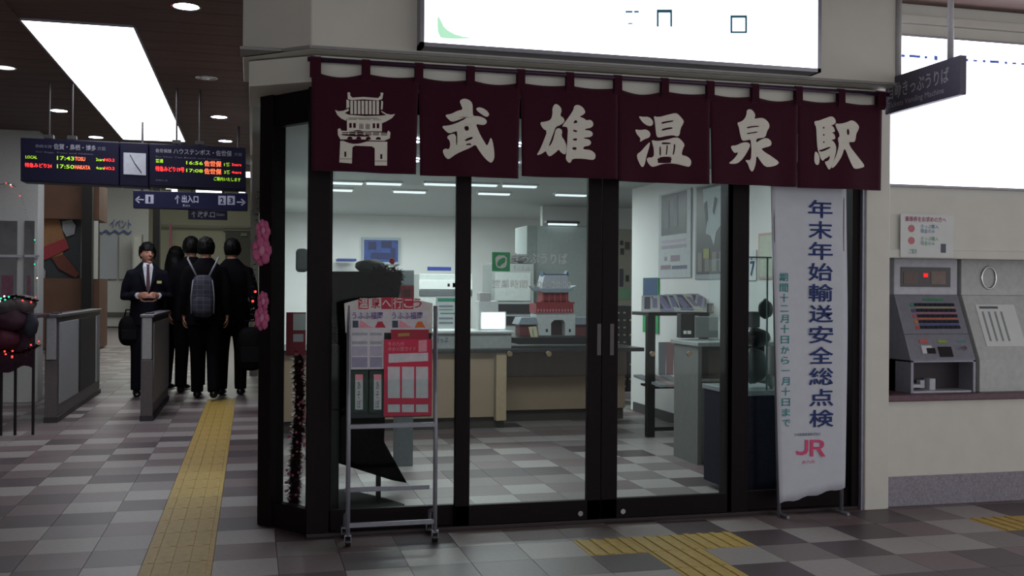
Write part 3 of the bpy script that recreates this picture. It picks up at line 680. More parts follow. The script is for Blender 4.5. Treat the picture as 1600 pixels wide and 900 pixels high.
spq('coin_slot', .20, .78, .36, .90, M('slot_white', 'c8ccd4', .4), .006); spq('coin_slot', .27, .82, .40, .90, black, .008); spq('red_label', .2, .68, .33, .74, M('label_red', 'b86060', .6))
spq('note_slot', .46, .80, .66, .95, black, .006); spq('lime_label', .48, .70, .62, .735, M('label_lime', '8aaa30', .6))
obj('return_knob', B().tube([sp(.85, .83, 0), sp(.85, .83, .018)], .014, 14), chrome, t); spq('knob_label', .78, .7, .92, .73, M('label_teal', '5a8a90', .6))
obj('lower_bay', B().box(mx, mx+.018, 5.29, 5.7, ledz, Z2).box(mx+mw-.018, mx+mw, 5.29, 5.7, ledz, Z2).box(mx, mx+mw, 5.29, 5.7, Z2-.012, Z2).box(mx, mx+mw, 5.44, 5.7, ledz, Z2), msil, t, .002)
obj('bay_back', B().box(mx+.018, mx+mw-.018, 5.42, 5.44, ledz+.015, Z2-.012), M('bay_dark', '241c24', .5), t)
obj('ticket_tray', B().box(mx+.03, mx+.10, 5.32, 5.42, ledz+.03, ledz+.05).box(mx+.13, mx+.16, 5.38, 5.42, ledz+.02, ledz+.07).box(mx+.18, mx+.22, 5.36, 5.42, ledz+.01, ledz+.08).box(mx+.02, mx+mw-.02, 5.30, 5.43, ledz, ledz+.012), mlite, t, .002)
# second, blanked unit
bx = at(1502, 432, 5.46).x
t2 = thing('blank_machine_cover', 'white blanked machine bay with round chrome ring and paper notice', 'cover', (bx+.4, 5.4, ledz))
wm2 = M('cover_white', 'b9bcbc', .5)
obj('upper_cover', B().box(bx, bx+.52, 5.46, 5.70, zh0+.0, zh1), wm2, t2, .004)
obj('sloping_cover', B().prism([(bx, Ya, Z1), (bx, Yb, Z2), (bx, Yb, ledz), (bx, 5.70, ledz), (bx, 5.70, Z1)], (.52, 0, 0)), wm2, t2, .004)
rc = at(1545, 434, 5.455); b = B()
ringpts = [(rc.x+.052*math.cos(a*math.pi/12), 5.455, rc.z+.068*math.sin(a*math.pi/12)) for a in range(25)]
obj('ring', b.tube(ringpts, .006, 8, caps=False), chrome, t2, smooth=True)
u0 = (at(1528, 474, 5.43).x-mx)/mw; nt_ = spq('notice', u0-.05, .15, u0+.58, .80, paper, .004, t2)
for k in range(4): spq('notice_print', u0+.02+k*.1, .26, u0+.05+k*.1, .72, M('notice_grey', '8a9498', .7), .0055, nt_)
spq('notice_heading', u0-.0, .18, u0+.3, .215, M('notice_dark', '5a6068', .7), .0055, nt_)
# paper notice pasted above the machine
pn = thing('paper_notice', 'sheet of printed notice pasted on the wall above the ticket machine', 'notice', at(1448, 402, W-.02))
YP = W-.026
obj('sheet', B().pbox(1407, 335, 1490, 402, YP, .002), paper, pn)
ptext('乗車券をお求めの方へ', M('notice_magenta', 'a04a70', .7), pn, 1414, 339, 1478, 347, YP, bold=.01)
for k, (py, c) in enumerate(((357, 'c07880'), (376, 'c07880'))):
    q = at(1424, py, YP)
    obj('round_mark', B().tube([(q.x, YP-.001, q.z), (q.x, YP, q.z)], .022, 16), M('notice_pink', c, .7), pn)
    ptext('きっぷ購入\n現金のみ', M('notice_blue', '4a80a8', .7) if k == 0 else M('notice_green', '5aa088', .7), pn, 1438, py-6, 1466, py+7, YP)
ptext('ご案内', M('notice_green', '5aa088', .7), pn, 1420, 389, 1432, 397, YP)
obj('corner_figure', B().pbox(1470, 381, 1478, 395, YP-.001, .001), M('notice_ink', '5a6070', .7), pn)
sw = thing('wall_outlet', 'small white bracket on the niche wall left of the ticket machine', 'outlet', at(1388, 448, 5.5))
obj('plate', B().pbox(1384, 441, 1391, 457, 5.68, .03), white, sw, .003)

# ------------------------------------------------------------------ inside the ticket office
def pb(x0, y0, x1, y1, Y, d=.02): return B().pbox(x0, y0, x1, y1, Y, d)
# ceiling fittings
tlab = ['front row tube at the left edge of the left pane', 'front row tube in the middle of the left pane', 'front row tube at the right of the left pane', 'front row tube at the left of the middle pane', 'front row tube in the middle pane above the cabinets', 'back row tube in the left pane, right of its middle', 'back row tube at the far left of the left pane', 'back row tube at the left of the middle pane', 'back row tube at the right of the middle pane']
for k, (px, py) in enumerate(((539, 284), (600, 285), (690, 286), (750, 287), (812, 289), (640, 298), (525, 295), (772, 301), (892, 303))):
    q = fl(px, py, 2.32)
    t = thing('fluorescent_light', 'lit office ceiling lamp, '+tlab[k], 'light', (q.x, q.y, 2.29), 'lit tubes in the office ceiling')
    obj('tube', B().box(q.x-.17, q.x+.17, q.y-.04, q.y+.04, 2.295, 2.31), tube_m, t)
    obj('housing', B().box(q.x-.19, q.x+.19, q.y-.06, q.y+.06, 2.31, 2.33), white, t)
q = at(880, 347, 12.2)
t = thing('wall_light', 'dark-topped tube light above the grey cabinets in the office', 'light', (q.x, 12.2, q.z))
obj('shade', B().pbox(854, 345, 906, 349, 12.2, .1), M('lamp_shade_dark', '3a3c44', .4), t, .002)
obj('tube', B().pbox(858, 349, 902, 352, 12.22, .05), tube_m, t)
# ticket counter
cz = at(720, 545, 8.98).z
t = thing('ticket_counter', 'long beige wood ticket counter with dark worktop across the office', 'counter', (2.3, 9.0, 0))
xa0 = .2; xp0 = at(775, 600, 8.98).x; xp1 = at(791, 600, 8.98).x; xe = 3.55
ky = at(740, 653, 8.98).z
obj('front_panel', B().box(xa0, xp0-.01, 9.02, 9.06, ky, cz-.03), beige_wood, t, .003)
obj('pillar', B().box(xp0, xp1, 8.97, 9.45, ky-.03, cz-.03), M('pale_wood', 'b09c80', .5, vary=.06), t, .003)
obj('front_panel', B().box(xp1, 3.54, 9.42, 9.46, at(850, 640, 9.42).z, cz-.03), beige_wood, t, .003)
obj('upper_panel', B().box(xp1+.0, 3.54, 9.38, 9.42, at(850, 588, 9.4).z, cz-.03), M('shaded_wood', '6e5a50', .5, vary=.1, stretch=(6, 1, 1), scale=4), t)  # shade under the worktop overhang put in as darker wood
obj('plinth', B().box(xa0, xp1, 9.06, 9.1, 0, ky).box(xp1, 3.54, 9.47, 9.5, 0, at(850, 640, 9.42).z), M('plinth_dark', '453e3c', .6), t)
obj('worktop', B().box(xa0, xe, 8.94, 9.9, cz-.035, cz), M('worktop_dark', '2e2c30', .3, vary=.1), t, .004)
dz = at(740, 517, 9.05).z
t = thing('counter_ledge', 'pale raised service ledge on the left half of the ticket counter', 'ledge', (1.4, 9.1, cz))
obj('ledge_box', B().box(at(640, 530, 9.0).x, at(800, 530, 9.0).x, 9.02, 9.5, cz, dz-.02), M('ledge_grey', '9ea2a0', .5), t, .003)
obj('ledge_top', B().box(at(640, 530, 9.0).x, at(803, 530, 9.0).x, 8.98, 9.55, dz-.02, dz), M('ledge_top', 'c4c8c6', .4), t, .004)
ptext('きっぷ', blue_p, t, 681, 527, 700, 536, 9.0, bold=.01)
t = thing('counter_notice', 'white and green printed notice standing on the counter ledge', 'notice', at(698, 511, 9.1))
obj('sheet', pb(681, 463, 715, 512, 9.12, .01), paper, t)
obj('green_heading', pb(684, 466, 712, 471, 9.115, .004), M('notice_green2', '3a9a7a', .6), t)
for k, y in enumerate((477, 483, 496, 503)): obj('print_line', pb(686, y, 708, y+(3 if k != 1 else 1.5), 9.116, .003), M('line_grey', '8a949a', .7), t)
obj('teal_line', pb(688, 489, 714, 490.5, 9.116, .003), M('notice_green2', '3a9a7a', .6), t)
t = thing('computer_monitor', 'small glowing white screen on the counter ledge', 'monitor', at(770, 515, 9.2))
obj('screen', pb(753, 489, 789, 513, 9.18, .02), M('monitor_glow', 'ffffff', emit=2.4, emhex='eaf6ff'), t, .004)
obj('casing', pb(751, 487, 791, 515, 9.2, .04), white, t, .004)
t = thing('payment_device', 'pale desk device stacked behind the glowing screen', 'device', at(765, 515, 9.3))
obj('lower_body', pb(748, 470, 779, 517, 9.3, .16), white, t, .01); obj('upper_body', pb(750, 457, 767, 472, 9.3, .14), M('device_pink', 'b4b0b0', .5), t, .01)
# office equipment at the back
def simple(name, lab, cat, x0, y0, x1, y1, Y, d, mat, parts=(), bev=.006, group=None, ground=False):
    t = thing(name, lab, cat, at((x0+x1)/2, y1, Y), group)
    if ground:
        ga, gb_ = at(x0, y1, Y).x, at(x1, y1, Y).x; obj('base', B().box(ga, gb_, Y, Y+d, 0, at((x0+x1)/2, y1, Y).z), mat, t)
    obj('body', pb(x0, y0, x1, y1, Y, d), mat, t, bev)
    for p in parts:
        obj(p[0], pb(p[1], p[2], p[3], p[4], Y-.012 if len(p) < 7 else Y+p[6], .014), p[5], t, .001)
    return t
dkp = M('drawer_dark', '1c1a20', .5); ogr = M('office_grey', '9aa09e', .5); ogr2 = M('office_grey_pale', 'b6bcba', .5); bluel = M('blue_lid', '22347a', .4)
simple('photocopier', 'pale office copier with a blue lid behind the counter', 'copier', 655, 428, 738, 512, 11.4, .6, ogr2,
       [('control_strip', 655, 438, 738, 452, white), ('lid', 668, 417, 705, 423, bluel, .1), ('dark_key', 699, 443, 703, 448, black), ('dark_key', 707, 442, 712, 449, black), ('shadow_gap', 655, 454, 738, 462, M('gap_grey', '55585c', .6))], ground=True)
simple('wall_shelf', 'slim dark blue shelf edge on the back wall left of the blue picture', 'shelf', 527, 404, 557, 408, 14.6, .3, bluel)
t = simple('framed_picture', 'deep blue picture in a pale frame on the back wall', 'picture', 566, 371, 625, 413, 14.94, .058, M('frame_pale', 'a8b4bc', .5),
       [('picture', 569, 375, 622, 409, M('picture_blue', '24428c', .4, vary=.5, scale=14))])
for k, (x, y, w_, h_) in enumerate(((576, 378, 12, 12), (596, 377, 16, 10), (580, 395, 30, 9), (611, 388, 7, 17))):
    obj('dark_figure', pb(x, y, x+w_, y+h_, 14.915, .003), M('picture_navy', '18245a', .5), t)
simple('filing_cabinet', 'tall grey filing cabinet behind the green ticket emblem', 'cabinet', 768, 412, 834, 530, 11.8, .5, ogr,
       [('drawer', 773, 475, 829, 490, dkp), ('drawer', 773, 494, 829, 508, dkp), ('drawer', 773, 426, 829, 470, ogr2), ('notice', 800, 400, 825, 408, M('gap_grey', '55585c', .6))], ground=True)
simple('storage_box', 'grey box on top of the filing cabinet', 'box', 783, 397, 824, 412, 11.85, .3, M('box_grey', '8a8a88', .6))
simple('wall_pier', 'wide pale grey pier in the middle of the office', 'pier', 823, 354, 965, 545, 12.3, .6, M('pier_grey', 'a2acaa', .6), [('shaded_strip', 823, 354, 838, 545, M('pier_shade', '8a9492', .6))], ground=True)  # left strip of the front coloured darker as the pier's shaded side
# tower gate model on a black stand
gx = lambda px, Y=9.15: at(px, 520, Y).x
t = thing('gate_model', 'model of a red and white tower gate on the counter', 'model', at(868, 525, 9.15))
gw = M('model_white', 'c2c6c6', .6); gr_ = M('model_red', '8e2630', .6, vary=.2); gt_ = M('model_roof', '8c98a2', .5); gb = M('model_blue', '3c5878', .5)
def az(py, Y=9.15): return at(868, py, Y).z
Yg = 9.15
arch = [(838, 491), (899, 491), (899, 524), (883, 524), (883, 505), (880, 500), (866, 500), (861, 505), (861, 524), (842, 524)]
obj('gate_base', B().prism([at(x, y, Yg) for x, y in arch], (0, .22, 0)), gw, t)
obj('arch_inside', pb(862, 500, 882, 524, Yg+.1, .1), M('arch_dark', '3a1c22', .6), t)
obj('lower_storey', pb(846, 470, 890, 484, Yg+.03, .16), gr_, t)
obj('base_slit', pb(853, 514, 856, 519, Yg-.003, .006), black, t); obj('base_slit', pb(889, 514, 892, 519, Yg-.003, .006), black, t)
obj('upper_storey', pb(847, 453, 888, 472, Yg+.03, .15), gr_, t)
for k in range(5): obj('column', pb(848+k*9, 453, 850+k*9, 474, Yg+.015, .012), M('model_red_light', 'b04048', .5), t)
bl_ = obj('balcony', pb(838, 474, 896, 489, Yg-.01, .24), gr_, t)
for k in range(12): obj('baluster', pb(840+k*4.7, 483, 842+k*4.7, 487, Yg-.015, .006), M('model_pink', 'c08088', .6), bl_)
obj('balcony_rail', pb(836, 472, 898, 474.5, Yg-.015, .01), gr_, bl_)
rf = [(838, 447), (846, 451), (890, 451), (901, 446), (893, 455), (885, 457), (850, 457), (843, 454)]
obj('lower_eave', B().prism([at(x, y, Yg-.03) for x, y in rf], (0, .28, 0)), gt_, t)
rf = [(851, 430), (886, 430), (890, 451), (846, 451)]
obj('roof', B().prism([at(x, y, Yg+.02) for x, y in rf], (0, .18, 0)), M('model_roof_pale', 'b8bcc4', .5), t)
obj('ridge', B().prism([at(x, y, Yg+.05) for x, y in [(849, 424), (852, 428), (885, 428), (887, 423), (889, 431), (849, 432)]], (0, .1, 0)), gb, t)
for x0, x1 in ((812, 840), (899, 932)):
    w_ = obj('side_wing', pb(x0, 506, x1, 525, Yg+.04, .16), M('wing_red', '6a3038', .6), t)
    obj('wing_roof', B().prism([at(x, y, Yg) for x, y in [(x0-2, 507), (x0+3, 496), (x1-3, 496), (x1+2, 507)]], (0, .24, 0)), gt_, w_)
t2 = thing('model_stand', 'low black boat-shaped stand under the tower gate model', 'stand', at(870, 540, 9.05))
obj('tray', B().prism([at(x, y, 9.02) for x, y in [(800, 527), (960, 527), (960, 538), (810, 538), (803, 534)]], (0, .5, 0)), M('stand_black', '1a181c', .3), t2, .004)
t = thing('price_card', 'small cream card propped before the tower gate model', 'card', at(834, 529, 9.0))
obj('card', B().prism([at(x, y, 9.04) for x, y in [(826, 511), (838, 510), (841, 528), (830, 529)]], (0, .008, 0)), M('card_cream', 'c8c09a', .6), t)
obj('print_line', B().prism([at(x, y, 9.035) for x, y in [(831, 514), (833, 514), (835, 526), (833, 526)]], (0, .003, 0)), M('line_grey', '8a949a', .7), t)
# far right: board and key rack
simple('notice_board', 'tan notice board with small dark cards, seen beyond the white wall', 'board', 962, 358, 992, 478, 12.2, .05, M('board_tan', '8e8a7c', .7),
       [('card', 969, 376, 974, 383, black), ('card', 970, 388, 975, 398, black), ('card', 977, 378, 984, 390, M('card_brown', '3a2428', .6)), ('card', 968, 420, 974, 448, M('card_slate', '2a2a38', .6)), ('card', 978, 430, 983, 440, black), ('card', 967, 450, 985, 468, M('card_green', '6a9070', .6))], .003)
t = thing('key_rack', 'black rack of small drawers with brass knobs beyond the counter', 'rack', at(975, 600, 10.6))
obj('carcass', pb(958, 478, 990, 612, 10.6, .3), dkp, t, .003)
for r_ in range(11):
    for c, x in enumerate((962, 971.5, 981)):
        y = 484+r_*11.5
        d_ = obj('drawer', pb(x, y, x+8.5, y+10, 10.585, .02), M('drawer_front', '241f26', .4), t, .001)
        if c < 2 or r_ % 2: obj('knob', pb(x+3, y+3.5, x+6, y+6, 10.575, .01), M('brass', 'c8b48a', .3, .8), d_)
# posters on the right wall
XR = 3.897
def side_quad(x0, y0, x1, y1, X=XR):
    a = xa(x0, (y0+y1)/2, X); b = xa(x1, (y0+y1)/2, X)
    return a.y, b.y
def spost(b, ya, yb, z0, z1, X, d): return b.box(X-d, X, yb, ya, z0, z1)
def poster(lab, x0, y0, x1, y1, name='poster', mat=None, z1=None, cat='poster'):
    ya, yb = side_quad(x0, y0, x1, y1); lo = xa((x0+x1)/2, y1, XR).z; hi = z1 or xa((x0+x1)/2, y0, XR).z
    t = thing(name, lab, cat, (XR, (ya+yb)/2, lo))
    obj('sheet', B().box(XR-.012, XR-.002, yb, ya, lo, hi), mat or M('poster_white', 'b4b8bc', .5), t)
    def on(nm, u0, v0, u1, v1, m, d=.014, pts=None):
        if pts: P = pts
        else: P = rect(u0, v0, u1, v1)
        b = B().prism([(XR-d, ya+(yb-ya)*u, hi+(lo-hi)*v) for u, v in P], (.003, 0, 0)); return obj(nm, b, m, t)
    return t, on
pdk = M('poster_dark', '2c2c34', .4, vary=.5, scale=18); pmv = M('poster_mauve', '9c90a4', .5); 
t, on = poster('tall travel poster with dark photograph above mauve text on the right wall', 1031, 285, 1081, 434, z1=2.2)
on('dark_photo', .09, .02, .87, .5, pdk)
on('pale_tree', .2, .1, .35, .42, M('poster_grey', '6a6c78', .5), .016); on('pale_tree', .5, .05, .62, .4, M('poster_grey', '6a6c78', .5), .016)
on('text_band', .1, .62, .88, .66, pmv); on('text_band', .08, .85, .4, .9, M('poster_rose', '84707c', .5)); on('text_band', .44, .86, .9, .9, M('poster_slate', '5a5a74', .5)); on('small_photo', .4, .74, .68, .81, M('poster_photo', '8a7a88', .5)); on('small_photo', .2, .75, .28, .8, M('poster_photo', '8a7a88', .5)); on('text_band', .1, .56, .85, .59, M('poster_lilac', 'b09cb0', .5))
t, on = poster('framed poster with white jagged waterfall shape between dark figures on the wall', 1088, 285, 1140, 436, z1=2.2, mat=M('poster_frame', '8c9298', .4))
on('picture', .05, .02, 1, .95, pdk)
on('white_shape', 0, 0, 0, 0, M('poster_snow', 'a8b4b8', .5), .016, [(.25, .05), (.9, .05), (.82, .25), (.8, .45), (.66, .52), (.6, .66), (.5, .55), (.35, .52), (.4, .35), (.28, .2)])
on('dark_mark', 0, 0, 0, 0, M('poster_ink', '2c3848', .5), .018, [(.3, .2), (.38, .18), (.42, .38), (.36, .42)])
on('dark_mark', 0, 0, 0, 0, M('poster_ink', '2c3848', .5), .018, [(.62, .15), (.7, .18), (.6, .34), (.56, .3)])
on('yellow_patch', .28, .68, .46, .78, M('poster_olive', '8c904a', .5), .017)
for k in range(4): on('panel', .1+k*.22, .72, .24+k*.22, .92, M('poster_tan', '77706a', .5), .016)
t, on = poster('small poster, dark blue photo over bright green, above the magazine table', 1006, 434, 1030, 520, mat=M('poster_green', '2c9a5c', .5))
on('blue_photo', .05, .0, .95, .36, M('poster_blue', '2c4870', .5, vary=.4, scale=14))
t, on = poster('white calendar page with a big 7 beside the right door post', 1167, 391, 1183, 438, name='calendar', cat='calendar', mat=paper)
ya, yb = side_quad(1167, 391, 1183, 438); 
text('7', M('calendar_navy', '28406a', .6), t, (XR-.015, ya-.08, xa(1175, 430, XR).z), (0, -1, 0), (0, 0, 1), .16, bold=.02)
t, on = poster('pale pink framed sheet at the edge of the banner, behind the glass', 1187, 364, 1209, 436, name='framed_sheet', mat=M('frame_rose', 'b89a94', .5), cat='frame')
on('sheet_face', .1, .06, 1, .95, M('sheet_cream', 'b4b8a8', .5))
# magazine table: black frame with papers on two levels
mt = thing('magazine_table', 'black framed reading table covered with newspapers by the right wall', 'table', (3.2, 8.4, 0))
tz = xa(1015, 478, 3.05).z
y0_, y1_ = 8.35, 6.75; xL = 2.98
tl = at(1010, 482, 8.0)
mtx0 = 3.29
zt_ = at(1060, 488, 8.2).z
obj('top', B().box(mtx0, 3.86, 8.2, 8.6, zt_-.03, zt_), M('table_black', '0d0b0e', .4), mt, .003)
for x in (mtx0+.035, 3.82):
    for y in (8.24,): obj('leg', B().box(x-.035, x+.035, y-.03, y+.03, 0, zt_-.03), M('table_black', '0d0b0e', .4), mt, .003)
zl = at(1040, 604, 8.2).z
obj('shelf', B().box(mtx0+.07, 3.79, 8.22, 8.55, zl-.02, zl), M('table_black', '0d0b0e', .4), mt, .002)
obj('lower_rail', B().box(mtx0, 3.86, 8.22, 8.25, at(1030, 674, 8.2).z, at(1030, 668, 8.2).z), M('table_black', '0d0b0e', .4), mt)
cols = ['b0b0ae', '8c88a0', 'a8aeb2', '7c7c90', 'b8b4a8', '9a98a2']
r_ = random.Random(3)
for k in range(6):
    x = mtx0+.09+k*.085; y = 8.36
    labs = ['folded newspaper with grey print, leftmost on the black reading table', 'lilac magazine lying second from the left on the reading table', 'pale newspaper in the middle of the reading table', 'violet-striped magazine right of the middle of the reading table', 'cream newspaper on the reading table near the grey desk', 'grey pamphlet at the right end of the reading table']
    t = thing('magazine', labs[k], 'magazine', (x, y, zt_+.004*k), 'papers on the reading table', rz=-.5+.5*r_.random(), local=True)
    sl = lambda x, y, h: (x, y, h+.10+(y-.1)*.26)
    def slab(x0, x1, y0, y1, h0, h1): return B().prism([sl(x0, y0, h0), sl(x1, y0, h0), sl(x1, y1, h0), sl(x0, y1, h0)], (0, 0, h1-h0))
    obj('pages', slab(-.085, .075, -.27, .2, 0, .016), M('mag_%d' % k, cols[k], .7), t, .002)
    obj('print', slab(-.06, -.01, -.24, .15, .016, .018), M('mag_print', '4c4858', .7), t); obj('print', slab(.01, .05, -.2, .1, .016, .018), M('mag_print2', '7a7490', .7), t)
for k in range(3):
    x = mtx0+.07+k*.1
    t = thing('newspaper', ['newspaper hanging off the lower shelf, nearest the black leg', 'newspaper with red print in the middle of the lower shelf', 'folded paper lying on the lower shelf beside the grey desk'][k], 'newspaper', (x, 8.25, zl+.001), 'papers on the lower shelf', rz=.2-.1*k, local=True)
    obj('pages', B().prism([(-.042, -.16, .025), (.042, -.16, .025), (.042, .25, .08), (-.042, .25, .08)], (0, 0, -.02)), M('news_%d' % k, ['8c8e90', '9a8a88', 'a0a2a6'][k], .7), t)
for k in range(3):
    x = mtx0+.13+k*.07
    t = thing('hanging_newspaper', ['grey newspaper hanging in the table frame, leftmost', 'newspaper with a pink band hanging in the table frame, middle', 'newspaper hanging in the table frame next to the desk'][k], 'newspaper', (x, 8.25, zl), 'hanging newspapers')
    obj('sheet', B().prism([(x-.03, 8.2, zl+.10), (x+.03, 8.2, zl+.10), (x+.05, 8.23, zl+.38), (x-.02, 8.23, zl+.38)], (0, .01, 0)), M('hang_%d' % k, ['6e7076', '8a6a6c', '76787c'][k], .7), t)
# grey desk with open shelf
gd = thing('grey_desk', 'grey writing desk with an open shelf in front of the reading table', 'desk', (3.2, 7.1, 0))
dx0 = 3.12; dz1 = .885
gdm = M('desk_grey', '6c6e6c', .5); gdl = M('desk_top_grey', '8e9494', .45)
obj('desktop', B().box(dx0-.02, 3.87, 6.78, 7.28, dz1-.03, dz1), gdl, gd, .004)
obj('end_panel', B().box(dx0, dx0+.03, 6.82, 7.25, 0, dz1-.03), gdm, gd, .002)
zs_ = at(1100, 592, 6.85).z
obj('shelf', B().box(dx0+.03, 3.86, 6.85, 7.22, zs_-.02, zs_), gdl, gd, .002)
obj('front_panel', B().box(dx0+.03, 3.86, 6.9, 6.93, 0, zs_-.02), gdm, gd, .002)
obj('back_panel', B().box(dx0+.03, 3.86, 7.22, 7.25, zs_, dz1-.03), M('desk_dark', '2c2c2e', .6), gd, .002)
simple('pen_box', 'small black pen holder box on the grey desk', 'box', 1064, 490, 1086, 528, 7.12, .08, M('pen_box_black', '141214', .4), [('white_mark', 1069, 517, 1073, 522, paper), ('white_mark', 1075, 517, 1080, 522, paper)], .002)
simple('leaflet_box', 'grey leaflet box behind the grey desk', 'box', 1087, 495, 1122, 527.5, 7.1, .13, M('leaflet_box_grey', '6e7476', .5), (), .003)
simple('letter_tray', 'black letter tray at the right end of the grey desk', 'tray', 1112, 474, 1131, 489, 8.22, .1, M('pen_box_black', '141214', .4), [('tan_card', 1113, 478, 1123, 488, M('tan_card', '9a7a64', .6))], .002)
simple('white_bottle', 'small white bottle on the grey desk by the door frame', 'bottle', 1127, 502, 1135, 532, 6.95, .05, white, (), .01)
# display case beside the right door post
dc = thing('display_case', 'glass topped dark blue display cabinet behind the right pane', 'display case', (3.0, 5.9, 0))
ccx0, ccx1 = at(1161, 600, 5.6).x, at(1222, 600, 5.6).x
zc = at(1185, 613, 5.6).z
obj('cabinet', B().box(ccx0-.02, ccx1+.1, 5.6, 6.1, 0.04, zc-.02), M('case_navy', '1a1b30', .6, vary=.1, spec=.15), dc, .004)
obj('top_rim', B().box(ccx0-.03, ccx1+.11, 5.59, 6.11, zc-.02, zc+.01), M('case_rim', '8c9296', .4), dc, .003)
zg = at(1185, 403, 5.6).z
obj('glass_box', B().box(ccx0, ccx0+.004, 5.61, 6.08, zc+.01, zg).box(ccx0, ccx1, 5.61, 5.614, zc+.01, zg).box(ccx0, ccx1, 5.61, 6.08, zg, zg+.004), glass, dc)
obj('glass_edge', B().box(at(1199, 500, 5.6).x-.004, at(1199, 500, 5.6).x+.004, 5.6, 5.608, zc, zg).box(ccx0, ccx1, 5.6, 5.608, zg, zg+.008), M('glass_edge_green', '3c5a5a', .3), dc)
def blob(name, lab, cat, px, py, w_, h_, Y, mat, seed=0, parts=()):
    r2 = w_/2/1601*Y; r3 = h_/2/1601*Y; c = at(px, py, Y)
    t = thing(name, lab, cat, (c.x, Y, c.z-r3))
    def fn(v):
        n_ = noise.noise(v*1.6+Vector((seed, 0, 0))); return v*(1+.16*n_)
    obj('body', B().ell(c, (r2, r2*.8, r3), 20, 14, fn), mat, t, smooth=True)
    return t, c
blob('pottery_jar', 'dark round jar on the upper stand in the glass case', 'jar', 1196, 483, 26, 34, 5.85, M('jar_dark', '26242a', .35), 1)
simple('grey_box', 'grey box beside the dark jar in the glass case', 'box', 1166, 487, 1188, 512, 5.9, .12, M('case_grey', '77797f', .5), (), .006)
blob('black_bowl', 'wide black bowl below the round jar in the case', 'bowl', 1181, 527, 50, 32, 5.8, M('bowl_black', '0e0c0e', .3), 4)
blob('pottery_vase', 'tall grey vase in the lower part of the glass case', 'vase', 1180, 572, 44, 64, 5.8, M('vase_grey', '55585c', .4), 9)
blob('white_dish', 'small white dish at the right of the glass case', 'dish', 1205, 596, 14, 22, 5.75, M('dish_white', 'a8b0ae', .3), 12)
# black draped stand at the left
bs = thing('draped_stand', 'tall black stand with a draped black cloth behind the left pane', 'stand', (.62, 6.1, 0))
outl = [(492, 424), (625, 424), (628, 445), (616, 500), (604, 560), (600, 690), (637, 756), (612, 750), (520, 722), (498, 716)]
cb_ = B(); P0 = [at(x, y, 6.02) for x, y in outl]; 
for p in P0: p.y += .02*math.sin(p.x*30)
P1 = [Vector((p.x*1.0+.0, 6.45, p.z)) for p in P0]
obj('cloth', B().prism(P0, (0, .4, 0)), blackcloth, bs, .008)
q = fl(597, 790); obj('leg', B().box(q.x-.014, q.x+.014, 6.1, 6.13, 0, .5), black, bs, .002)
obj('leg', B().box(.36, .39, 6.1, 6.13, 0, .5), black, bs, .002); obj('leg', B().box(.36, .39, 6.36, 6.39, 0, .5), black, bs, .002)
rug = thing('floor_mat', 'dark rounded mat on the floor under the draped stand', 'mat', (.6, 5.8, 0)); mp_ = [fl(x, y) for x, y in ((492, 800), (500, 768), (540, 766), (600, 780), (632, 790), (620, 800))]
obj('mat', B().prism([Vector((p.x, max(p.y, 5.42), .001)) for p in mp_], (0, 0, .008)), M('mat_dark', '18161a', .9), rug)
blob('grey_hat', 'grey green cap lying on top of the black stand', 'cap', 578, 416, 50, 22, 6.15, M('cap_green', '3e4440', .8), 3)
wt = thing('black_wreath', 'black furry bundle hanging over the stand edge', 'wreath', at(606, 455, 6.0)); b = B(); rw = random.Random(5)
for k in range(700):
    a = rw.uniform(0, 6.283); q = rw.random()**.5; px, py = 603+math.cos(a)*q*25, 434+math.sin(a)*q*18; c = at(px, py, 6.0+rw.uniform(-.06, .02)); d = Vector((rw.uniform(-1, 1), rw.uniform(-.6, .2), rw.uniform(-1, 1)))*.035; e = Vector((rw.uniform(-1, 1), 0, rw.uniform(-1, 1)))*.006
    b.add([c-e, c+e, c+d], [(0, 1, 2)])
obj('tufts', b, blackcloth, wt, kind='stuff')
blob('red_bow', 'small red bow on top of the black bundle', 'bow', 613, 408, 9, 10, 5.98, redp, 2)
simple('red_ornament', 'red square ornament standing behind the leaflet rack', 'ornament', 626, 446, 647, 478, 5.95, .02, M('frame_red', 'a01c34', .5), [('frame_inside', 632, 452, 641, 470, M('frame_inner', '5a3438', .6))], .002)
simple('grey_case', 'grey case right of the black stand on the counter side', 'case', 622, 422, 647, 446, 7.2, .2, M('case_mid', '70767a', .5), (), .004, ground=True)
blob('pink_toy', 'small pink toy beside the left glass pane', 'toy', 516, 564, 12, 14, 5.75, M('toy_pink', 'b07070', .7), 5)
simple('dark_books_box', 'dark box holding papers on the black stand', 'box', 505, 540, 530, 640, 5.72, .15, M('box_black2', '161216', .7), (), .004, ground=True)
# things behind the angled glass
simple('red_poster', 'red and white sheet pinned behind the angled corner glass', 'poster', 447, 488, 478, 556, 5.72, .004, M('poster_red2', '9a2a3c', .6),
       [('white_patch', 456, 492, 476, 516, paper, -.0), ('white_patch', 456, 522, 474, 536, pw, -.0)][:0], .0)
t = thing('paper_stack', 'pale sheets pinned over the red poster in the corner glass', 'paper', at(465, 512, 5.7)); obj('sheet', pb(458, 490, 478, 516, 5.715, .003), paper, t); obj('sheet', pb(458, 522, 474, 534, 5.715, .003), pw, t)
simple('wall_speaker', 'pale grey rounded wall unit behind the corner glass', 'speaker', 463, 388, 482, 425, 6.3, .1, M('unit_grey', '8a8e92', .5), (), .02)
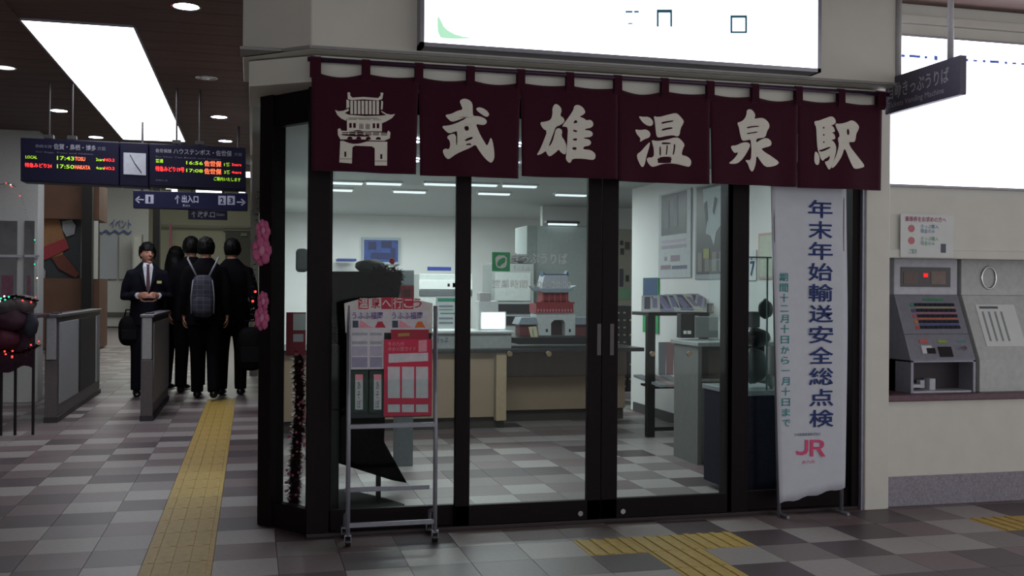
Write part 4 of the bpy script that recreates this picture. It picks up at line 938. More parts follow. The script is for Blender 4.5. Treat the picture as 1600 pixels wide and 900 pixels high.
# tinsel garland hanging behind the corner glass
def garland(name, lab, pts, n, r, seed, mats, cat='garland'):
    rnd = random.Random(seed); t = thing(name, lab, cat, pts[0]); b = B()
    P_ = [Vector(p) for p in pts]
    for k in range(n):
        u = k/(n-1)*(len(P_)-1); i = min(int(u), len(P_)-2); c = P_[i].lerp(P_[i+1], u-i)
        for _ in range(5):
            a = rnd.uniform(0, 6.28); d = Vector((math.cos(a), math.sin(a), rnd.uniform(-.5, .5)))*r*rnd.uniform(.6, 1.2); e = d.cross(Vector((0, 0, 1))).normalized()*r*.45
            b.add([c-e, c+e, c+d], [(0, 1, 2)])
    o = obj('tinsel', b, mats[0], t, kind='stuff')
    for k in range(max(3, n//7)):
        u = rnd.random()*(len(P_)-1); i = min(int(u), len(P_)-2); c = P_[i].lerp(P_[i+1], u-i)+Vector((rnd.uniform(-r, r), -r*.8, rnd.uniform(-r, r)))
        obj('bead', B().ell(c, (.008, .008, .008), 8, 6), mats[1+k % (len(mats)-1)], t, smooth=True)
    return t
twr = M('tinsel_red', '5a1c26', .35, .4); twg = M('tinsel_green', '24382c', .4, .4)
br = M('bulb_red', 'ff4a40', emit=1.5); bgn = M('bulb_green', '3ae0b0', emit=1.2); bwh = M('bulb_white', 'ffe8e0', emit=1.6); bpk = M('bulb_pink', 'c06a80', .4)
a = at(466, 550, 5.75); obj_z = 2.2
garland('red_garland', 'dark red tinsel garland hanging behind the angled corner glass', [(a.x, 5.75, a.z), (a.x+.01, 5.75, .6), (a.x-.01, 5.75, .3), (a.x-.02, 5.75, .03)], 420, .05, 4, [twr, bpk])
# pink paper flowers on the side wall of the office
for k, (px, py, w_, h_) in enumerate(((411, 361, 18, 30), (409, 392, 24, 38), (411, 471, 14, 26), (409, 497, 18, 32))):
    c = at(px, py, 5.50)
    t = thing('paper_flower', ['pink paper flower, topmost on the office corner', 'large pink paper flower second from the top on the office corner', 'narrow pink paper flower third from the top on the corner', 'lowest pink paper flower on the office corner'][k], 'decoration', c, 'pink paper flowers')
    fm = M('flower_pink', 'c4608c', .8, vary=.15, scale=60)
    for j in range(7):
        an = j*2*math.pi/7; r1 = w_/1601*5.5*.36; r2 = h_/1601*5.5*.36
        obj('petal', B().ell((c.x+math.cos(an)*r1, c.y+.02*math.sin(j*3), c.z+math.sin(an)*r2), (r1*.75, .018, r2*.7), 10, 7, lambda v: v*(1+.25*noise.noise(v*3+Vector((k, j, 0))))), fm, t, smooth=True)
    obj('flower_center', B().ell((c.x, c.y-.015, c.z), (r1*.6, .02, r2*.6), 10, 7), M('flower_pale', 'd48aa8', .8), t, smooth=True)
a = at(403, 300, 6.6)
garland('light_string', 'string of tiny red and white lights down the office corner', [(a.x, 6.6, a.z), (a.x-.01, 6.6, a.z-.4), (a.x-.03, 6.6, a.z-.8)], 24, .02, 8, [twg, br, bwh])

# ------------------------------------------------------------------ concourse: walls and fittings
far = M('far_wall_cream', 'b4b49e', .7, vary=.04); farw = M('far_wall_white', 'b0b2ae', .7, vary=.04)
struct('wall_far', B().box(-14, 0.1, 36, 36.2, 0, 5.4), far)
struct('ceiling_far', B().box(-14, 3, 16.5, 36, 5.3, 5.4).box(-14, 3, 16.5, 16.6, CZ, 5.4), M('far_ceiling', '8a8a80', .7))
struct('wall_far_right', B().box(-.02, .1, 15.2, 36, 0, 5.3), M('far_wall_grey', '97968a', .7))
struct('wall_unseen_left', B().box(-9.1, -9, -4, 12, 0, CZ), M('unseen_hall_wall', 'a8a49e', .7))  # wall out of view, added to keep world light off the left
struct('wall_far_left', B().box(-14, -13.9, 10, 36, 0, 5.3), farw)
for (x0, x1, nm, lab) in ((127, 143, 'column', 'black column rising between the brown kiosk and the pale wall'), (238, 249, 'column', 'thin dark column behind the suited man')):
    Yc = 21.6 if x0 == 127 else 24
    a = at(x0, 450, Yc).x; b_ = at(x1, 450, Yc).x
    t = thing(nm, lab, 'column', ((a+b_)/2, Yc, 0)); obj('shaft', B().box(a, b_, Yc, Yc+.25, 0, 5.3), M('column_black', '17151a', .5), t); obj('base_plate', B().box(a-.02, b_+.02, Yc-.02, Yc+.27, 0, .08), M('column_black', '17151a', .5), t)
# left white kiosk wall with dark shop windows
yk = 12.0
xk = at(60, 400, yk).x
struct('wall_left', B().box(-6, xk, yk, yk+.3, 0, CZ), farw, .01)
for k, (x0, x1) in enumerate(((-2, 26), (38, 53))):
    t = struct('window_%d' % (k+2), pb(x0, 345, x1, 530, yk-.02, .02), M('shop_dark', '2c2a32', .2, vary=.5, scale=6))
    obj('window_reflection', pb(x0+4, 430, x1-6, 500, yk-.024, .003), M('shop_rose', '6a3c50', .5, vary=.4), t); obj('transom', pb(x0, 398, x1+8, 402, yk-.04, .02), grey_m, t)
# brown kiosk with poster
YK = 22.0
kt = thing('brown_kiosk', 'brown panelled kiosk with a large poster, beyond the left gate', 'kiosk', at(107, 533, YK))
kb = M('kiosk_brown', '6a4c40', .6, vary=.1, scale=3)
obj('upper_panel', pb(60, 285, 155, 342, YK, 1.2), kb, kt); obj('lower_panel', pb(58, 435, 155, 544.5, YK, 1.2), kb, kt); obj('inner_wall', pb(58, 342, 126, 435, YK+.2, .9), M('kiosk_inner', '3a4048', .6, vary=.2), kt)
def kp(nm, pts, hexc, d=0): return obj(nm, B().prism([at(x, y, YK+.18-d) for x, y in pts], (0, .015, 0)), M('kiosk_'+hexc, hexc, .6, vary=.12), kt)
kp('orange_patch', [(60, 342), (92, 342), (102, 375), (98, 398), (62, 408)], '9a7050'); kp('red_ribbon', [(62, 388), (102, 372), (108, 388), (66, 408)], 'a03a44', .02)
kp('white_patch', [(97, 346), (112, 343), (118, 352), (116, 366), (104, 370), (98, 360)], '9aa0a8', .02); kp('brown_shape', [(80, 402), (100, 398), (124, 428), (118, 434), (92, 420)], '6e3c34', .03)
kp('pale_dome', [(57, 412), (66, 414), (71, 424), (70, 436), (58, 438)], 'a8aab4', .03)
obj('white_side', pb(144, 345, 153, 436, YK-.02, .02), paper, kt)
# lettering wall
lw_ = thing('event_panel', 'white wall panel with wavy blue border and katakana heading', 'panel', at(185, 500, 34))
obj('panel', pb(155, 292, 232, 510, 34, .2), M('panel_white', 'b6b8b6', .7), lw_)
ptext('イベント', M('event_blue', '4a5a90', .6), lw_, 172, 343, 205, 358, 33.9, bold=.02)
ww = [(155+k*2, 361+2.2*math.sin(k*.9)) for k in range(26)]
obj('wavy_border', B().prism([at(x, y, 33.9) for x, y in ww]+[at(x, y+3, 33.9) for x, y in ww[::-1]], (0, .05, 0)), M('event_blue', '4a5a90', .6), lw_)
obj('sheet', pb(156, 368, 183, 436, 33.9, .05), M('sheet_grey', 'a4a8b0', .6), lw_); obj('sheet', pb(186, 368, 204, 436, 33.9, .05), M('sheet_grey2', 'acaeae', .6), lw_)
obj('skirting', pb(155, 488, 232, 494, 33.9, .05), M('skirt_dark', '55504c', .6), lw_)
t = thing('service_cabinet', 'tall grey locker on the far wall left of the suited man', 'locker', at(213, 495, 33)); obj('body', pb(207, 366, 221, 511.5, 33, .4), M('locker_grey', '9c9e98', .6), t); obj('door', pb(209, 370, 219, 436, 32.98, .02), M('locker_grey2', 'a8aaa4', .6), t)
t = thing('far_doorway', 'dark doorway in the far wall behind the rightmost traveller', 'doorway', at(373, 500, 35.8)); obj('opening', pb(352, 361, 396, 500, 35.8, .1), M('door_dark', '4a4a40', .6), t); obj('lintel', pb(349, 357, 399, 361, 35.75, .1), M('lintel_grey', '7a7a70', .6), t); obj('small_sign', pb(376, 364, 386, 369, 35.7, .05), M('sign_green', '6a7a5a', .5), t)
t = thing('pink_pole', 'thin pink pole standing against the far cream wall', 'pole', at(266, 500, 35)); obj('shaft', pb(264, 349, 268, 509, 35, .1), M('pole_pink', 'a86478', .6), t)
t = thing('far_rail', 'thin grey rail across the far cream wall', 'rail', at(320, 355, 35.6)); obj('rail', pb(250, 352, 400, 355, 35.6, .1), M('rail_grey', '8c8c80', .6), t)
t = thing('red_exit_lamp', 'small red and white lit sign beside the cream fascia', 'sign', at(404, 251, 13)); obj('lightbox', pb(399, 235, 409, 251, 13, .1), M('lamp_red', 'c04a40', emit=.6), t); obj('white_mark', pb(402, 239, 405, 247, 12.98, .02), M('lamp_cream', 'e0c0a0', emit=.8), t)
for k, (x0, y0, x1, y1, Y, lab) in enumerate(((384, 269, 411, 276, 14.5, 'bright bar lamp beside the right departure board'), (306, 290, 346, 300, 15.8, 'wide bright ceiling lamp just above the platform sign'), (258, 290, 266, 294, 15.5, 'small lamp above the platform sign, left of the wide one'), (268, 295, 276, 299, 15.5, 'small lamp nearest the middle arrow of the platform sign'), (373, 296, 383, 300, 15.5, 'small lamp above the right end of the platform sign'))):
    t = thing('ceiling_lamp', lab, 'light', at((x0+x1)/2, y1, Y)); obj('tube', pb(x0, y0, x1, y1, Y, .15), M('lamp_far', 'ffffff', emit=3), t)
    obj('housing', pb(x0-1, y0-1.5, x1+1, y0, Y, .18), grey_m, t)

# ------------------------------------------------------------------ departure boards and direction signs
YD = 9.0
db = thing('departure_board', 'long hanging navy departure board with red and green characters and a clock', 'departure board', at(207, 290, YD))
nb = M('board_navy', '0f0f28', .4, spec=.15)
bd = .22
def bq(x0, y0, x1, y1, Y=YD, d=.02, sl=.045):      # the board hangs a little out of level
    return B().prism([at(x0, y0+(x0-32)*sl, Y), at(x1, y0+(x1-32)*sl, Y), at(x1, y1+(x1-32)*sl, Y), at(x0, y1+(x0-32)*sl, Y)], (0, d, 0))
obj('left_panel', bq(32, 215, 186, 283, d=bd), nb, db, .006); obj('clock_panel', bq(187, 215, 232, 283, d=bd), nb, db, .006); obj('right_panel', bq(233, 215, 384, 281, d=bd), nb, db, .006)
ck = obj('clock_face', bq(193, 231, 228, 265, YD-.012, .012), M('clock_white', 'a8aab4', .4), db)
cq = at(211, 256, YD-.014)
obj('clock_hand', B().tube([(cq.x, YD-.016, cq.z), (cq.x+.05, YD-.016, cq.z-.07)], .004, 6), black, ck); obj('clock_hand', B().tube([(cq.x, YD-.016, cq.z), (cq.x-.04, YD-.016, cq.z+.075)], .003, 6), black, ck)
for px in (77, 113, 276, 312):
    q = at(px, 215+(px-32)*.04, YD+.11); obj('hanger', B().tube([(q.x, YD+.11, q.z-.01), (q.x, YD+.11, CZ)], .008, 8), M('hanger_dark', '2a2426', .5), db); obj('hanger_cap', B().box(q.x-.035, q.x+.035, YD+.08, YD+.14, q.z, q.z+.03), M('hanger_dark', '2a2426', .5), db)
def dt(s, m, x0, y0, x1, y1, sl=.045, b_=.012):
    k = sl*((x0+x1)/2-32); a = at(x0, y1+sl*(x0-32), YD-.004); c = at(x1, y1+sl*(x1-32), YD-.004); hi = at(x0, y0+sl*(x0-32), YD-.004)
    text(s, m, db, a, (c-a).normalized(), (0, 0, 1), (hi.z-a.z)*1.05, bold=b_, width=(c-a).length, d=.002)
bw = M('board_letter', '8c8c98', .6); bw2 = M('board_letter_dim', '55556a', .6)
dt('長崎本線', bw2, 55, 224, 81, 229); dt('佐賀・鳥栖・博多', bw, 84, 221, 150, 230); dt('方面', bw2, 152, 223, 165, 229)
dt('for Saga, Tosu and Hakata', bw2, 56, 234, 146, 237)
dt('LOCAL', led_g, 40, 241, 58, 247); dt('17:43', led_g, 89, 239, 116, 247); dt('TOSU', led_o, 117, 239, 133, 247); dt('2cars', led_g, 150, 240, 163, 246); dt('NO.2', led_r, 163, 240, 179, 246)
dt('特急みどり24', led_r, 39, 253, 81, 260); dt('17:50', led_g, 89, 252, 116, 260); dt('HAKATA', led_o, 117, 252, 141, 260); dt('4cars', led_g, 150, 253, 163, 259); dt('NO.2', led_r, 163, 253, 179, 259)
dt('佐世保線', bw, 243, 222, 268, 228); dt('ハウステンボス・佐世保', bw, 271, 220, 362, 229); dt('方面', bw2, 366, 223, 378, 228)
dt('for Huis Ten Bosch and Sasebo', bw2, 243, 233, 345, 236)
dt('普通', led_g, 243, 238, 255, 244); dt('16:56', led_g, 291, 238, 317, 245); dt('佐世保', led_o, 319, 237, 346, 246); dt('1番', led_g, 350, 239, 360, 245); dt('2cars', led_r, 362, 239, 377, 244)
dt('特急みどり19号', led_r, 243, 249, 288, 257); dt('17:08', led_g, 291, 250, 317, 257); dt('佐世保', led_o, 319, 249, 346, 258); dt('3番', led_g, 350, 251, 360, 257); dt('4cars', led_r, 362, 251, 377, 256)
dt('ご案内いたします', led_g, 334, 262, 376, 268); dt('お知らせ', bw2, 243, 270, 262, 273)
YE = 11.0
ps = thing('platform_sign', 'navy hanging sign with white arrows to platforms one, two and three', 'sign', at(297, 327, YE))
ns = M('sign_navy', '0e1030', .4, spec=.15)
obj('panel', pb(208, 300, 387, 327, YE, .12), ns, ps, .005)
for px in (222, 372): q = at(px, 300, YE+.06); obj('hanger', B().tube([(q.x, YE+.06, q.z), (q.x, YE+.06, CZ)], .012, 8), M('hanger_dark', '2a2426', .5), ps)
swt = M('sign_letter', '9c9cb0', .6)
ptext('←', swt, ps, 211, 304, 225, 319, YE, 'arrow', .02); ptext('→', swt, ps, 370, 308, 384, 323, YE, 'arrow', .02); ptext('↑', swt, ps, 273, 304, 282, 320, YE, 'arrow', .02)
for s_, x0, x1, y in (('1', 227, 240, 304), ('2', 341, 353, 306), ('3', 355, 367, 306)):
    bx_ = obj('number_box', pb(x0, y, x1, y+14, YE-.004, .005), swt, ps); ptext(s_, ns, bx_, x0+(5 if s_ == '1' else 3), y+2, x1-(5 if s_ == '1' else 3), y+13, YE-.005, 'number', .03)
ptext('出入口', swt, ps, 284, 306, 310, 317, YE, bold=.03); ptext('Exit', swt, ps, 286, 319, 297, 323, YE)
YF = 14.0
es = thing('exit_sign', 'smaller navy sign with an up arrow below the platform sign', 'sign', at(324, 343, YF))
obj('panel', pb(294, 328, 355, 343, YF, .1), ns, es, .004); ptext('↑', swt, es, 299, 330, 307, 341, YF, 'arrow', .02); ptext('改札口', swt, es, 309, 331, 336, 340, YF, bold=.03); ptext('Gate', swt, es, 338, 332, 351, 338, YF)
for px in (300, 349): q = at(px, 328, YF+.05); obj('hanger', B().tube([(q.x, YF+.05, q.z), (q.x, YF+.05, CZ)], .01, 6), M('hanger_dark', '2a2426', .5), es)

# ------------------------------------------------------------------ ticket gates
gst = M('gate_steel', '5c5658', .4, .3); gpl = M('gate_panel_pale', 'a2a4a6', .45); gtp = M('gate_top', '6a6870', .35, .3); gdk = M('gate_dark', '302c30', .5)
def gate(x0, x1, ya, yb, zt_, lab, split):
    t = thing('ticket_gate', lab, 'ticket gate', ((x0+x1)/2, ya, 0), 'ticket gates')
    obj('body', B().box(x0, x1-.01, ya+.01, yb, 0.02, zt_-.03), gst, t, .006)
    obj('front_upper', B().box(x0+.012, x1-.012, ya, ya+.012, zt_-.42, zt_-.02), gpl, t, .004)
    obj('front_lower', B().box(x0, x1, ya+.002, ya+.014, 0.02, zt_-.43), gst, t, .004)
    obj('top', B().box(x0-.01, x1+.01, ya-.01, yb+.01, zt_-.03, zt_), gtp, t, .008)
    for (a, b_, m) in split: obj('side_panel', B().box(x1-.012, x1+.002, ya+(yb-ya)*a, ya+(yb-ya)*b_, .16, zt_-.08), m, t, .002)
    obj('plinth', B().box(x0-.005, x1+.005, ya-.005, yb+.005, 0, .05), gdk, t)
    obj('reader', B().box(x0+.02, x1-.02, ya+.15, ya+.35, zt_, zt_+.012), gdk, t, .003)
gate(-1.84, -1.73, 10.2, 13.0, 1.0, 'left ticket gate, beside the christmas table', [(.05, .42, gpl), (.46, .84, gdk), (.88, .97, gpl)])
gate(-1.0, -.89, 10.15, 12.1, 1.0, 'right ticket gate, in front of the suited man', [(.05, .97, gpl)])
# christmas table
ct = thing('display_table', 'low table with a dark plum cloth at the left edge', 'table', (-2.35, 9.5, 0))
x0 = -3.0; x1 = at(56, 550, 9.4).x; zt_ = at(30, 492, 9.4).z; zs = at(30, 575, 9.4).z
obj('tabletop', B().box(x0, x1, 9.3, 10.0, zt_-.03, zt_), M('plum_cloth', '38202e', .9, vary=.3), ct, .005)
b = B(); npt = 40; vs = []
for k in range(npt+1):
    x = x0+(x1-x0)*k/npt; y = 9.29+.02*math.sin(k*1.1); zz = zs+.03*math.sin(k*.7)
    vs += [(x, y, zt_), (x, y-.015, zz)]
b.add(vs, [(2*k, 2*k+2, 2*k+3, 2*k+1) for k in range(npt)]); cl_ = obj('cloth_skirt', b, M('plum_cloth', '38202e', .9), ct, smooth=True); md = cl_.modifiers.new('s', 'SOLIDIFY'); md.thickness = .004
for px in (2, 24, 52): q = at(px, 600, 9.4); obj('leg', B().tube([(q.x, 9.4, 0), (q.x, 9.4, zt_-.02)], .012, 8), M('leg_dark', '2a2426', .5, .4), ct)
for k, (px, py, w_, h_, hx, lab) in enumerate(((12, 478, 40, 26, '4a4448', 'grey bundle at the left edge on the plum table'), (38, 474, 34, 24, '5e5658', 'pale grey cushion in the middle of the plum table'), (20, 500, 44, 30, '3a1a2c', 'dark purple gift bag hanging before the table'), (48, 508, 20, 34, '202430', 'navy gift bag at the right end of the table'), (10, 530, 36, 30, '4a1428', 'crimson gift bag low at the left edge'))):
    blob('gift_bundle', lab, 'decoration', px, py, w_, h_, 9.25, M('bundle_%d' % k, hx, .8, vary=.3, scale=20), 20+k)
garland('table_garland', 'tinsel garland with tiny coloured lights along the table', [at(0, 468, 9.2), at(25, 462, 9.2), at(58, 470, 9.2)], 50, .035, 11, [twg, bgn, br, bwh])
garland('low_garland', 'dark red tinsel draped along the table skirt', [at(0, 545, 9.15), at(30, 552, 9.15), at(60, 540, 9.15)], 50, .04, 12, [twr, br])
garland('tall_light_string', 'vertical string of green and red lights left of the kiosk', [at(32, 302, 11.93), at(56, 385, 11.93), at(58, 470, 11.93)], 40, .015, 13, [twg, bgn, br, bwh])
garland('top_light_string', 'short string of red and white lights at the left edge', [at(0, 288, 11.93), at(12, 286, 11.93), at(24, 292, 11.93)], 16, .02, 14, [twg, br, bwh])

# ------------------------------------------------------------------ people
skin = M('skin', 'c08a74', .55, vary=.05, scale=20); suit = M('navy_suit', '15161f', .8, spec=.1, vary=.15, scale=60); uni = M('black_uniform', '0e0d11', .85, spec=.08, vary=.15, scale=60)
hairm = M('black_hair', '0a090a', .55, spec=.15, vary=.3, scale=60, stretch=(1, 1, .2), bump=.3); shoe = M('black_shoe', '0c0b0c', .3); shirt = M('white_shirt', 'c8cad4', .7); tie = M('dark_red_tie', '3c1a24', .6)
def limb(b, pts, rad, n=12): return b.tube(pts, rad, n)
def remesh(o, vox, sm=3):
    md = o.modifiers.new('r', 'REMESH'); md.mode = 'VOXEL'; md.voxel_size = vox; md.use_smooth_shade = True
    m2 = o.modifiers.new('s', 'SMOOTH'); m2.iterations = sm; m2.factor = .5
def hand(b, wr, dr, nrm, side, curl=.5, s=1.0):
    """palm, four unequal fingers and a thumb leaving the side of the palm"""
    d = Vector(dr).normalized(); n = Vector(nrm).normalized(); lat = d.cross(n).normalized()*side; w0 = Vector(wr)
    b.tube([w0-d*.02, w0+d*.02*s, w0+d*.055*s, w0+d*.085*s], [(.021, .026), (.017, .034), (.016, .040), (.012, .037)], 12)
    for k, (off, ln_) in enumerate(((.030, .070), (.010, .080), (-.010, .075), (-.029, .058))):
        p = w0+d*.08*s+lat*off*s; q = [p]; a = 0
        for j in range(3):
            a += curl*(.6 if j == 0 else 1); q.append(q[-1]+(d*math.cos(a)+n*math.sin(a))*ln_*s*(.42, .32, .26)[j])
        b.tube(q, [.0098, .0092, .0085, .007], 8)
    p = w0+d*.02*s+lat*.026*s
    b.tube([p, p+(d*.5+lat*.8+n*.2)*.035*s, p+(d*.85+lat*.7+n*.5)*.06*s, p+(d*1.0+lat*.45+n*.8)*.085*s], [.013, .0115, .010, .008], 8)
def person(lab, x, y, rz, Hh=1.75, top=None, arms=None, look=0.0, tilt=0, vox=.011, female=False, legs=None, bagpack=False, mat=uni, formal=False, hair='short'):
    t = thing('person', lab, 'person', (x, y, 0), None, rz, local=True)
    s = Hh/1.75
    V = lambda *a: Vector(a)*s
    sw2 = lambda L: [(b_, a_) for a_, b_ in L]
    sw = .19 if not female else .165
    arms = arms or {1: [V(.222, .02, 1.15), V(.225, -.04, .90)], -1: [V(-.222, .02, 1.15), V(-.225, -.04, .90)]}
    legs = legs or {1: (V(.10, -.01, .50), V(.105, .03, .09)), -1: (V(-.10, -.01, .50), V(-.105, .03, .09))}
    hd = V(0, -.015+tilt, 1.622)
    # body: trunk, neck, head, limbs, hands, feet
    b = B()
    b.tube([V(0, 0, .86), V(0, 0, .95), V(0, 0, 1.10), V(0, 0, 1.28), V(0, .005, 1.40), V(0, .01, 1.46), V(0, .01, 1.50), V(0, tilt*.6, 1.60)],
           sw2([(.10*s, .12*s), (.11*s, .155*s), (.095*s, .13*s), (.11*s, .16*s), (.09*s, .15*s), (.06*s, .09*s), (.052*s, .055*s), (.05*s, .052*s)]), 16)
    def hf(v):
        v = v.copy()
        if v.z < 0: v.x *= 1-.28*v.z*v.z; v.y *= 1-.1*v.z*v.z
        if v.y < 0 and v.z < -.2: v.y *= 1.04
        return v
    cr, sr = math.cos(look), math.sin(look)
    def hp_(a, b_, c): return hd+Vector((a*cr-b_*sr, a*sr+b_*cr, c))*s
    b.ell(hd, (.074*s, .092*s, .112*s), 20, 14, hf)
    b.tube([hp_(0, -.088, .025), hp_(0, -.098, .002), hp_(0, -.106, -.018), hp_(0, -.090, -.028)], [.009*s, .011*s, .015*s, .008*s], 8)
    b.ell(hp_(0, -.083, -.055), (.022*s, .014*s, .012*s), 10, 8)
    b.ell(hp_(0, -.072, -.095), (.028*s, .02*s, .016*s), 10, 8)
    for sd in (1, -1):
        b.ell(hp_(sd*.076, .0, -.005), (.011*s, .02*s, .032*s), 10, 8)
        sh = V(sd*sw, .0, 1.40); el, wr = arms[sd]
        b.tube([V(sd*.10, 0, 1.40), sh, sh.lerp(el, .5), el, el.lerp(wr, .5), wr], [.036*s, .036*s, .036*s, .034*s, .030*s, .024*s], 12)
        d = (wr-el).normalized(); nr = Vector((-sd, 0, 0)) if abs(d.x) < .6 else Vector((0, 0, -1))
        nr = (nr-d*nr.dot(d)).normalized()
        hand(b, wr, d, nr if abs(d.x) < .6 else Vector((0, 1, 0)), 1 if sd > 0 else -1, .55, s)
        kn, an = legs[sd]; hip = V(sd*.09, 0, .90)
        b.tube([hip, hip.lerp(kn, .5), kn, kn.lerp(an, .4), an, an-V(0, 0, .05)], [.085*s, .075*s, .055*s, .052*s, .036*s, .034*s], 12)
        b.tube([an+V(0, .04, -.055), an+V(0, -.05, -.055), an+V(0, -.15, -.066)], sw2([(.032*s, .03*s), (.035*s, .04*s), (.02*s, .035*s)]), 10)
    body = obj('body', b, skin, t); remesh(body, vox)
    # face
    for sd in (1, -1):
        obj('eye', B().ell(hp_(sd*.031, -.082, .012), (.013*s, .006*s, .006*s), 10, 8), M('eye_dark', '140e0c', .3), t, smooth=True)
        obj('eyebrow', B().tube([hp_(sd*.014, -.090, .032), hp_(sd*.032, -.088, .038), hp_(sd*.050, -.076, .032)], [.003*s, .005*s, .003*s], 6), hairm, t)
    obj('mouth', B().tube([hp_(-.022, -.091, -.056), hp_(0, -.098, -.055), hp_(.022, -.091, -.056)], [.002*s, .005*s, .002*s], 6), M('lips', '7a4038', .5), t)
    # hair
    rnd = random.Random(int(x*1000))
    def hfn(v):
        n_ = 1+.07*noise.noise(v*3.1+Vector((x*7, 0, 0)))+.09*noise.noise(Vector((v.x*9, v.y*9, v.z*3))+Vector((0, y, 0)))
        v = v*n_
        front = max(0.0, min(1.0, (-v.y-.15)/.5))
        lo = (-.62 if hair == 'short' else -.9)*(1-front) + (.20+.10*noise.noise(v*6))*front
        if abs(v.x) > .7: lo = min(lo, .05)
        return Vector((v.x, v.y*(.93 if v.y < 0 else 1), max(v.z, lo)))
    hb = B().ell(hd+Vector((0, .008, .020))*s, (.094*s, .115*s, .120*s), 44, 30, hfn)
    if hair == 'long': hb.tube([hd+V(0, .05, .02), hd+V(0, .085, -.10), hd+V(0, .09, -.22), hd+V(0, .085, -.33)], sw2([(.08*s, .09*s), (.06*s, .105*s), (.045*s, .115*s), (.02*s, .09*s)]), 14)
    ho = obj('hair', hb, hairm, t, smooth=True)
    if look: pass
    # trousers / skirt
    b = B()
    b.tube([V(0, 0, .80), V(0, 0, .88), V(0, 0, 1.0)], sw2([(.125*s, .165*s), (.125*s, .175*s), (.11*s, .15*s)]), 16)
    for sd in (1, -1):
        kn, an = legs[sd]; hip = V(sd*.09, 0, .88)
        b.tube([hip, hip.lerp(kn, .5), kn, kn.lerp(an, .5), an+V(0, 0, -.02)], [.10*s, .092*s, .075*s, .07*s, .066*s], 14)
    o = obj('trousers', b, mat, t); remesh(o, .013)
    # jacket
    b = B()
    b.tube([V(0, 0, .80), V(0, 0, .92), V(0, .0, 1.10), V(0, 0, 1.28), V(0, .005, 1.40), V(0, .012, 1.475), V(0, .015, 1.53)],
           sw2([(.14*s, .195*s), (.14*s, .19*s), (.122*s, .175*s), (.134*s, .198*s), (.112*s, .195*s), (.082*s, .12*s), (.064*s, .068*s)]), 20)
    for sd in (1, -1):
        sh = V(sd*sw, .0, 1.405); el, wr = arms[sd]; e2 = el.lerp(wr, .93)
        b.tube([V(sd*.06, 0, 1.405), sh+V(-sd*.012, 0, -.02), sh.lerp(el, .5), el, el.lerp(wr, .5), e2], [.070*s, .062*s, .060*s, .052*s, .047*s, .042*s], 14)
    o = obj('jacket', b, mat, t); remesh(o, .013)
    for sd in (1, -1):
        kn, an = legs[sd]
        obj('shoe', B().tube([an+V(0, .05, -.05), an+V(0, .02, -.045), an+V(0, -.06, -.05), an+V(0, -.13, -.062), an+V(0, -.175, -.07)], sw2([(.03*s, .03*s), (.042*s, .042*s), (.038*s, .045*s), (.026*s, .042*s), (.012*s, .024*s)]), 12), shoe, t, smooth=True)
    if formal:
        F_ = lambda pts, d: B().prism([V(*p) for p in pts], (0, -d, 0))
        def chest(z): return -.122-.012*max(0, 1-abs(z-1.28)/.15)
        obj('shirt_front', B().prism([V(-.062, -.112, 1.475), V(.062, -.112, 1.475), V(.045, -.150, 1.33), V(0, -.158, 1.16), V(-.045, -.150, 1.33)], (0, -.008, 0)).prism([V(-.055, -.110, 1.475), V(.055, -.110, 1.475), V(.045, -.066, 1.52), V(-.045, -.066, 1.52)], (0, -.008, 0)), shirt, t)
        obj('tie', B().prism([V(-.012, -.122, 1.475), V(.012, -.122, 1.475), V(.022, -.168, 1.22), V(0, -.172, 1.18), V(-.022, -.168, 1.22)], (0, -.006, 0)).prism([V(-.018, -.120, 1.50), V(.018, -.120, 1.50), V(.012, -.130, 1.46), V(-.012, -.130, 1.46)], (0, -.010, 0)), tie, t)
        for sd in (1, -1):
            obj('lapel', B().prism([V(sd*.058, -.118, 1.485), V(sd*.098, -.130, 1.40), V(sd*.070, -.156, 1.32), V(sd*.0, -.166, 1.15), V(sd*.03, -.162, 1.28)], (0, -.007, 0)), suit, t)
            el, wr = arms[sd]; d = (wr-el).normalized()
            obj('shirt_cuff', B().tube([el.lerp(wr, .9), el.lerp(wr, 1.0)], [.037*s, .036*s], 14), shirt, t)
        obj('name_badge', B().box(.095*s, .145*s, -.148*s, -.136*s, 1.285*s, 1.315*s), M('badge_yellow', 'c4b878', .5), t, .001)
    return t, s, V
# the man facing the camera, handling a ticket
W_ = lambda *a: Vector(a)
xm = at(230, 450, 12.5).x
person('man in a navy suit and red tie facing the camera behind the right gate', xm, 12.5, .15, 1.77,
       arms={1: [W_(.245, .04, 1.14), W_(.10, -.235, 1.16)], -1: [W_(-.245, .04, 1.14), W_(-.10, -.235, 1.16)]}, vox=.007, formal=True, mat=suit, look=.25)
def bag(lab, px, py, w_, h_, Y, name='shoulder_bag', depth=.14, hm=True, zr=None):
    c = at(px, py, Y); hw = w_/2/1601*Y; hh = h_/2/1601*Y
    t = thing(name, lab, 'bag', (c.x, Y, c.z-hh))
    def fn(v): 
        k = (abs(v.x)**3+abs(v.y)**3+abs(v.z)**3)**(1/3); return v/max(k, .3)
    obj('bag_body', B().ell(c, (hw, depth/2, hh), 24, 16, fn), M('bag_black', '0f0e11', .7, spec=.12), t, smooth=True)
    obj('pocket', B().box(c.x-hw*.7, c.x+hw*.7, Y-depth/2-.012, Y-depth/2+.01, c.z-hh*.6, c.z+hh*.1), M('bag_black2', '171519', .7, spec=.12), t, .01)
    obj('handle', B().tube([(c.x-hw*.5, Y, c.z+hh*.85), (c.x-hw*.35, Y, c.z+hh+.07), (c.x+hw*.35, Y, c.z+hh+.07), (c.x+hw*.5, Y, c.z+hh*.85)], .009, 8), M('bag_black', '0f0e11', .7, spec=.12), t, smooth=True)
    return t
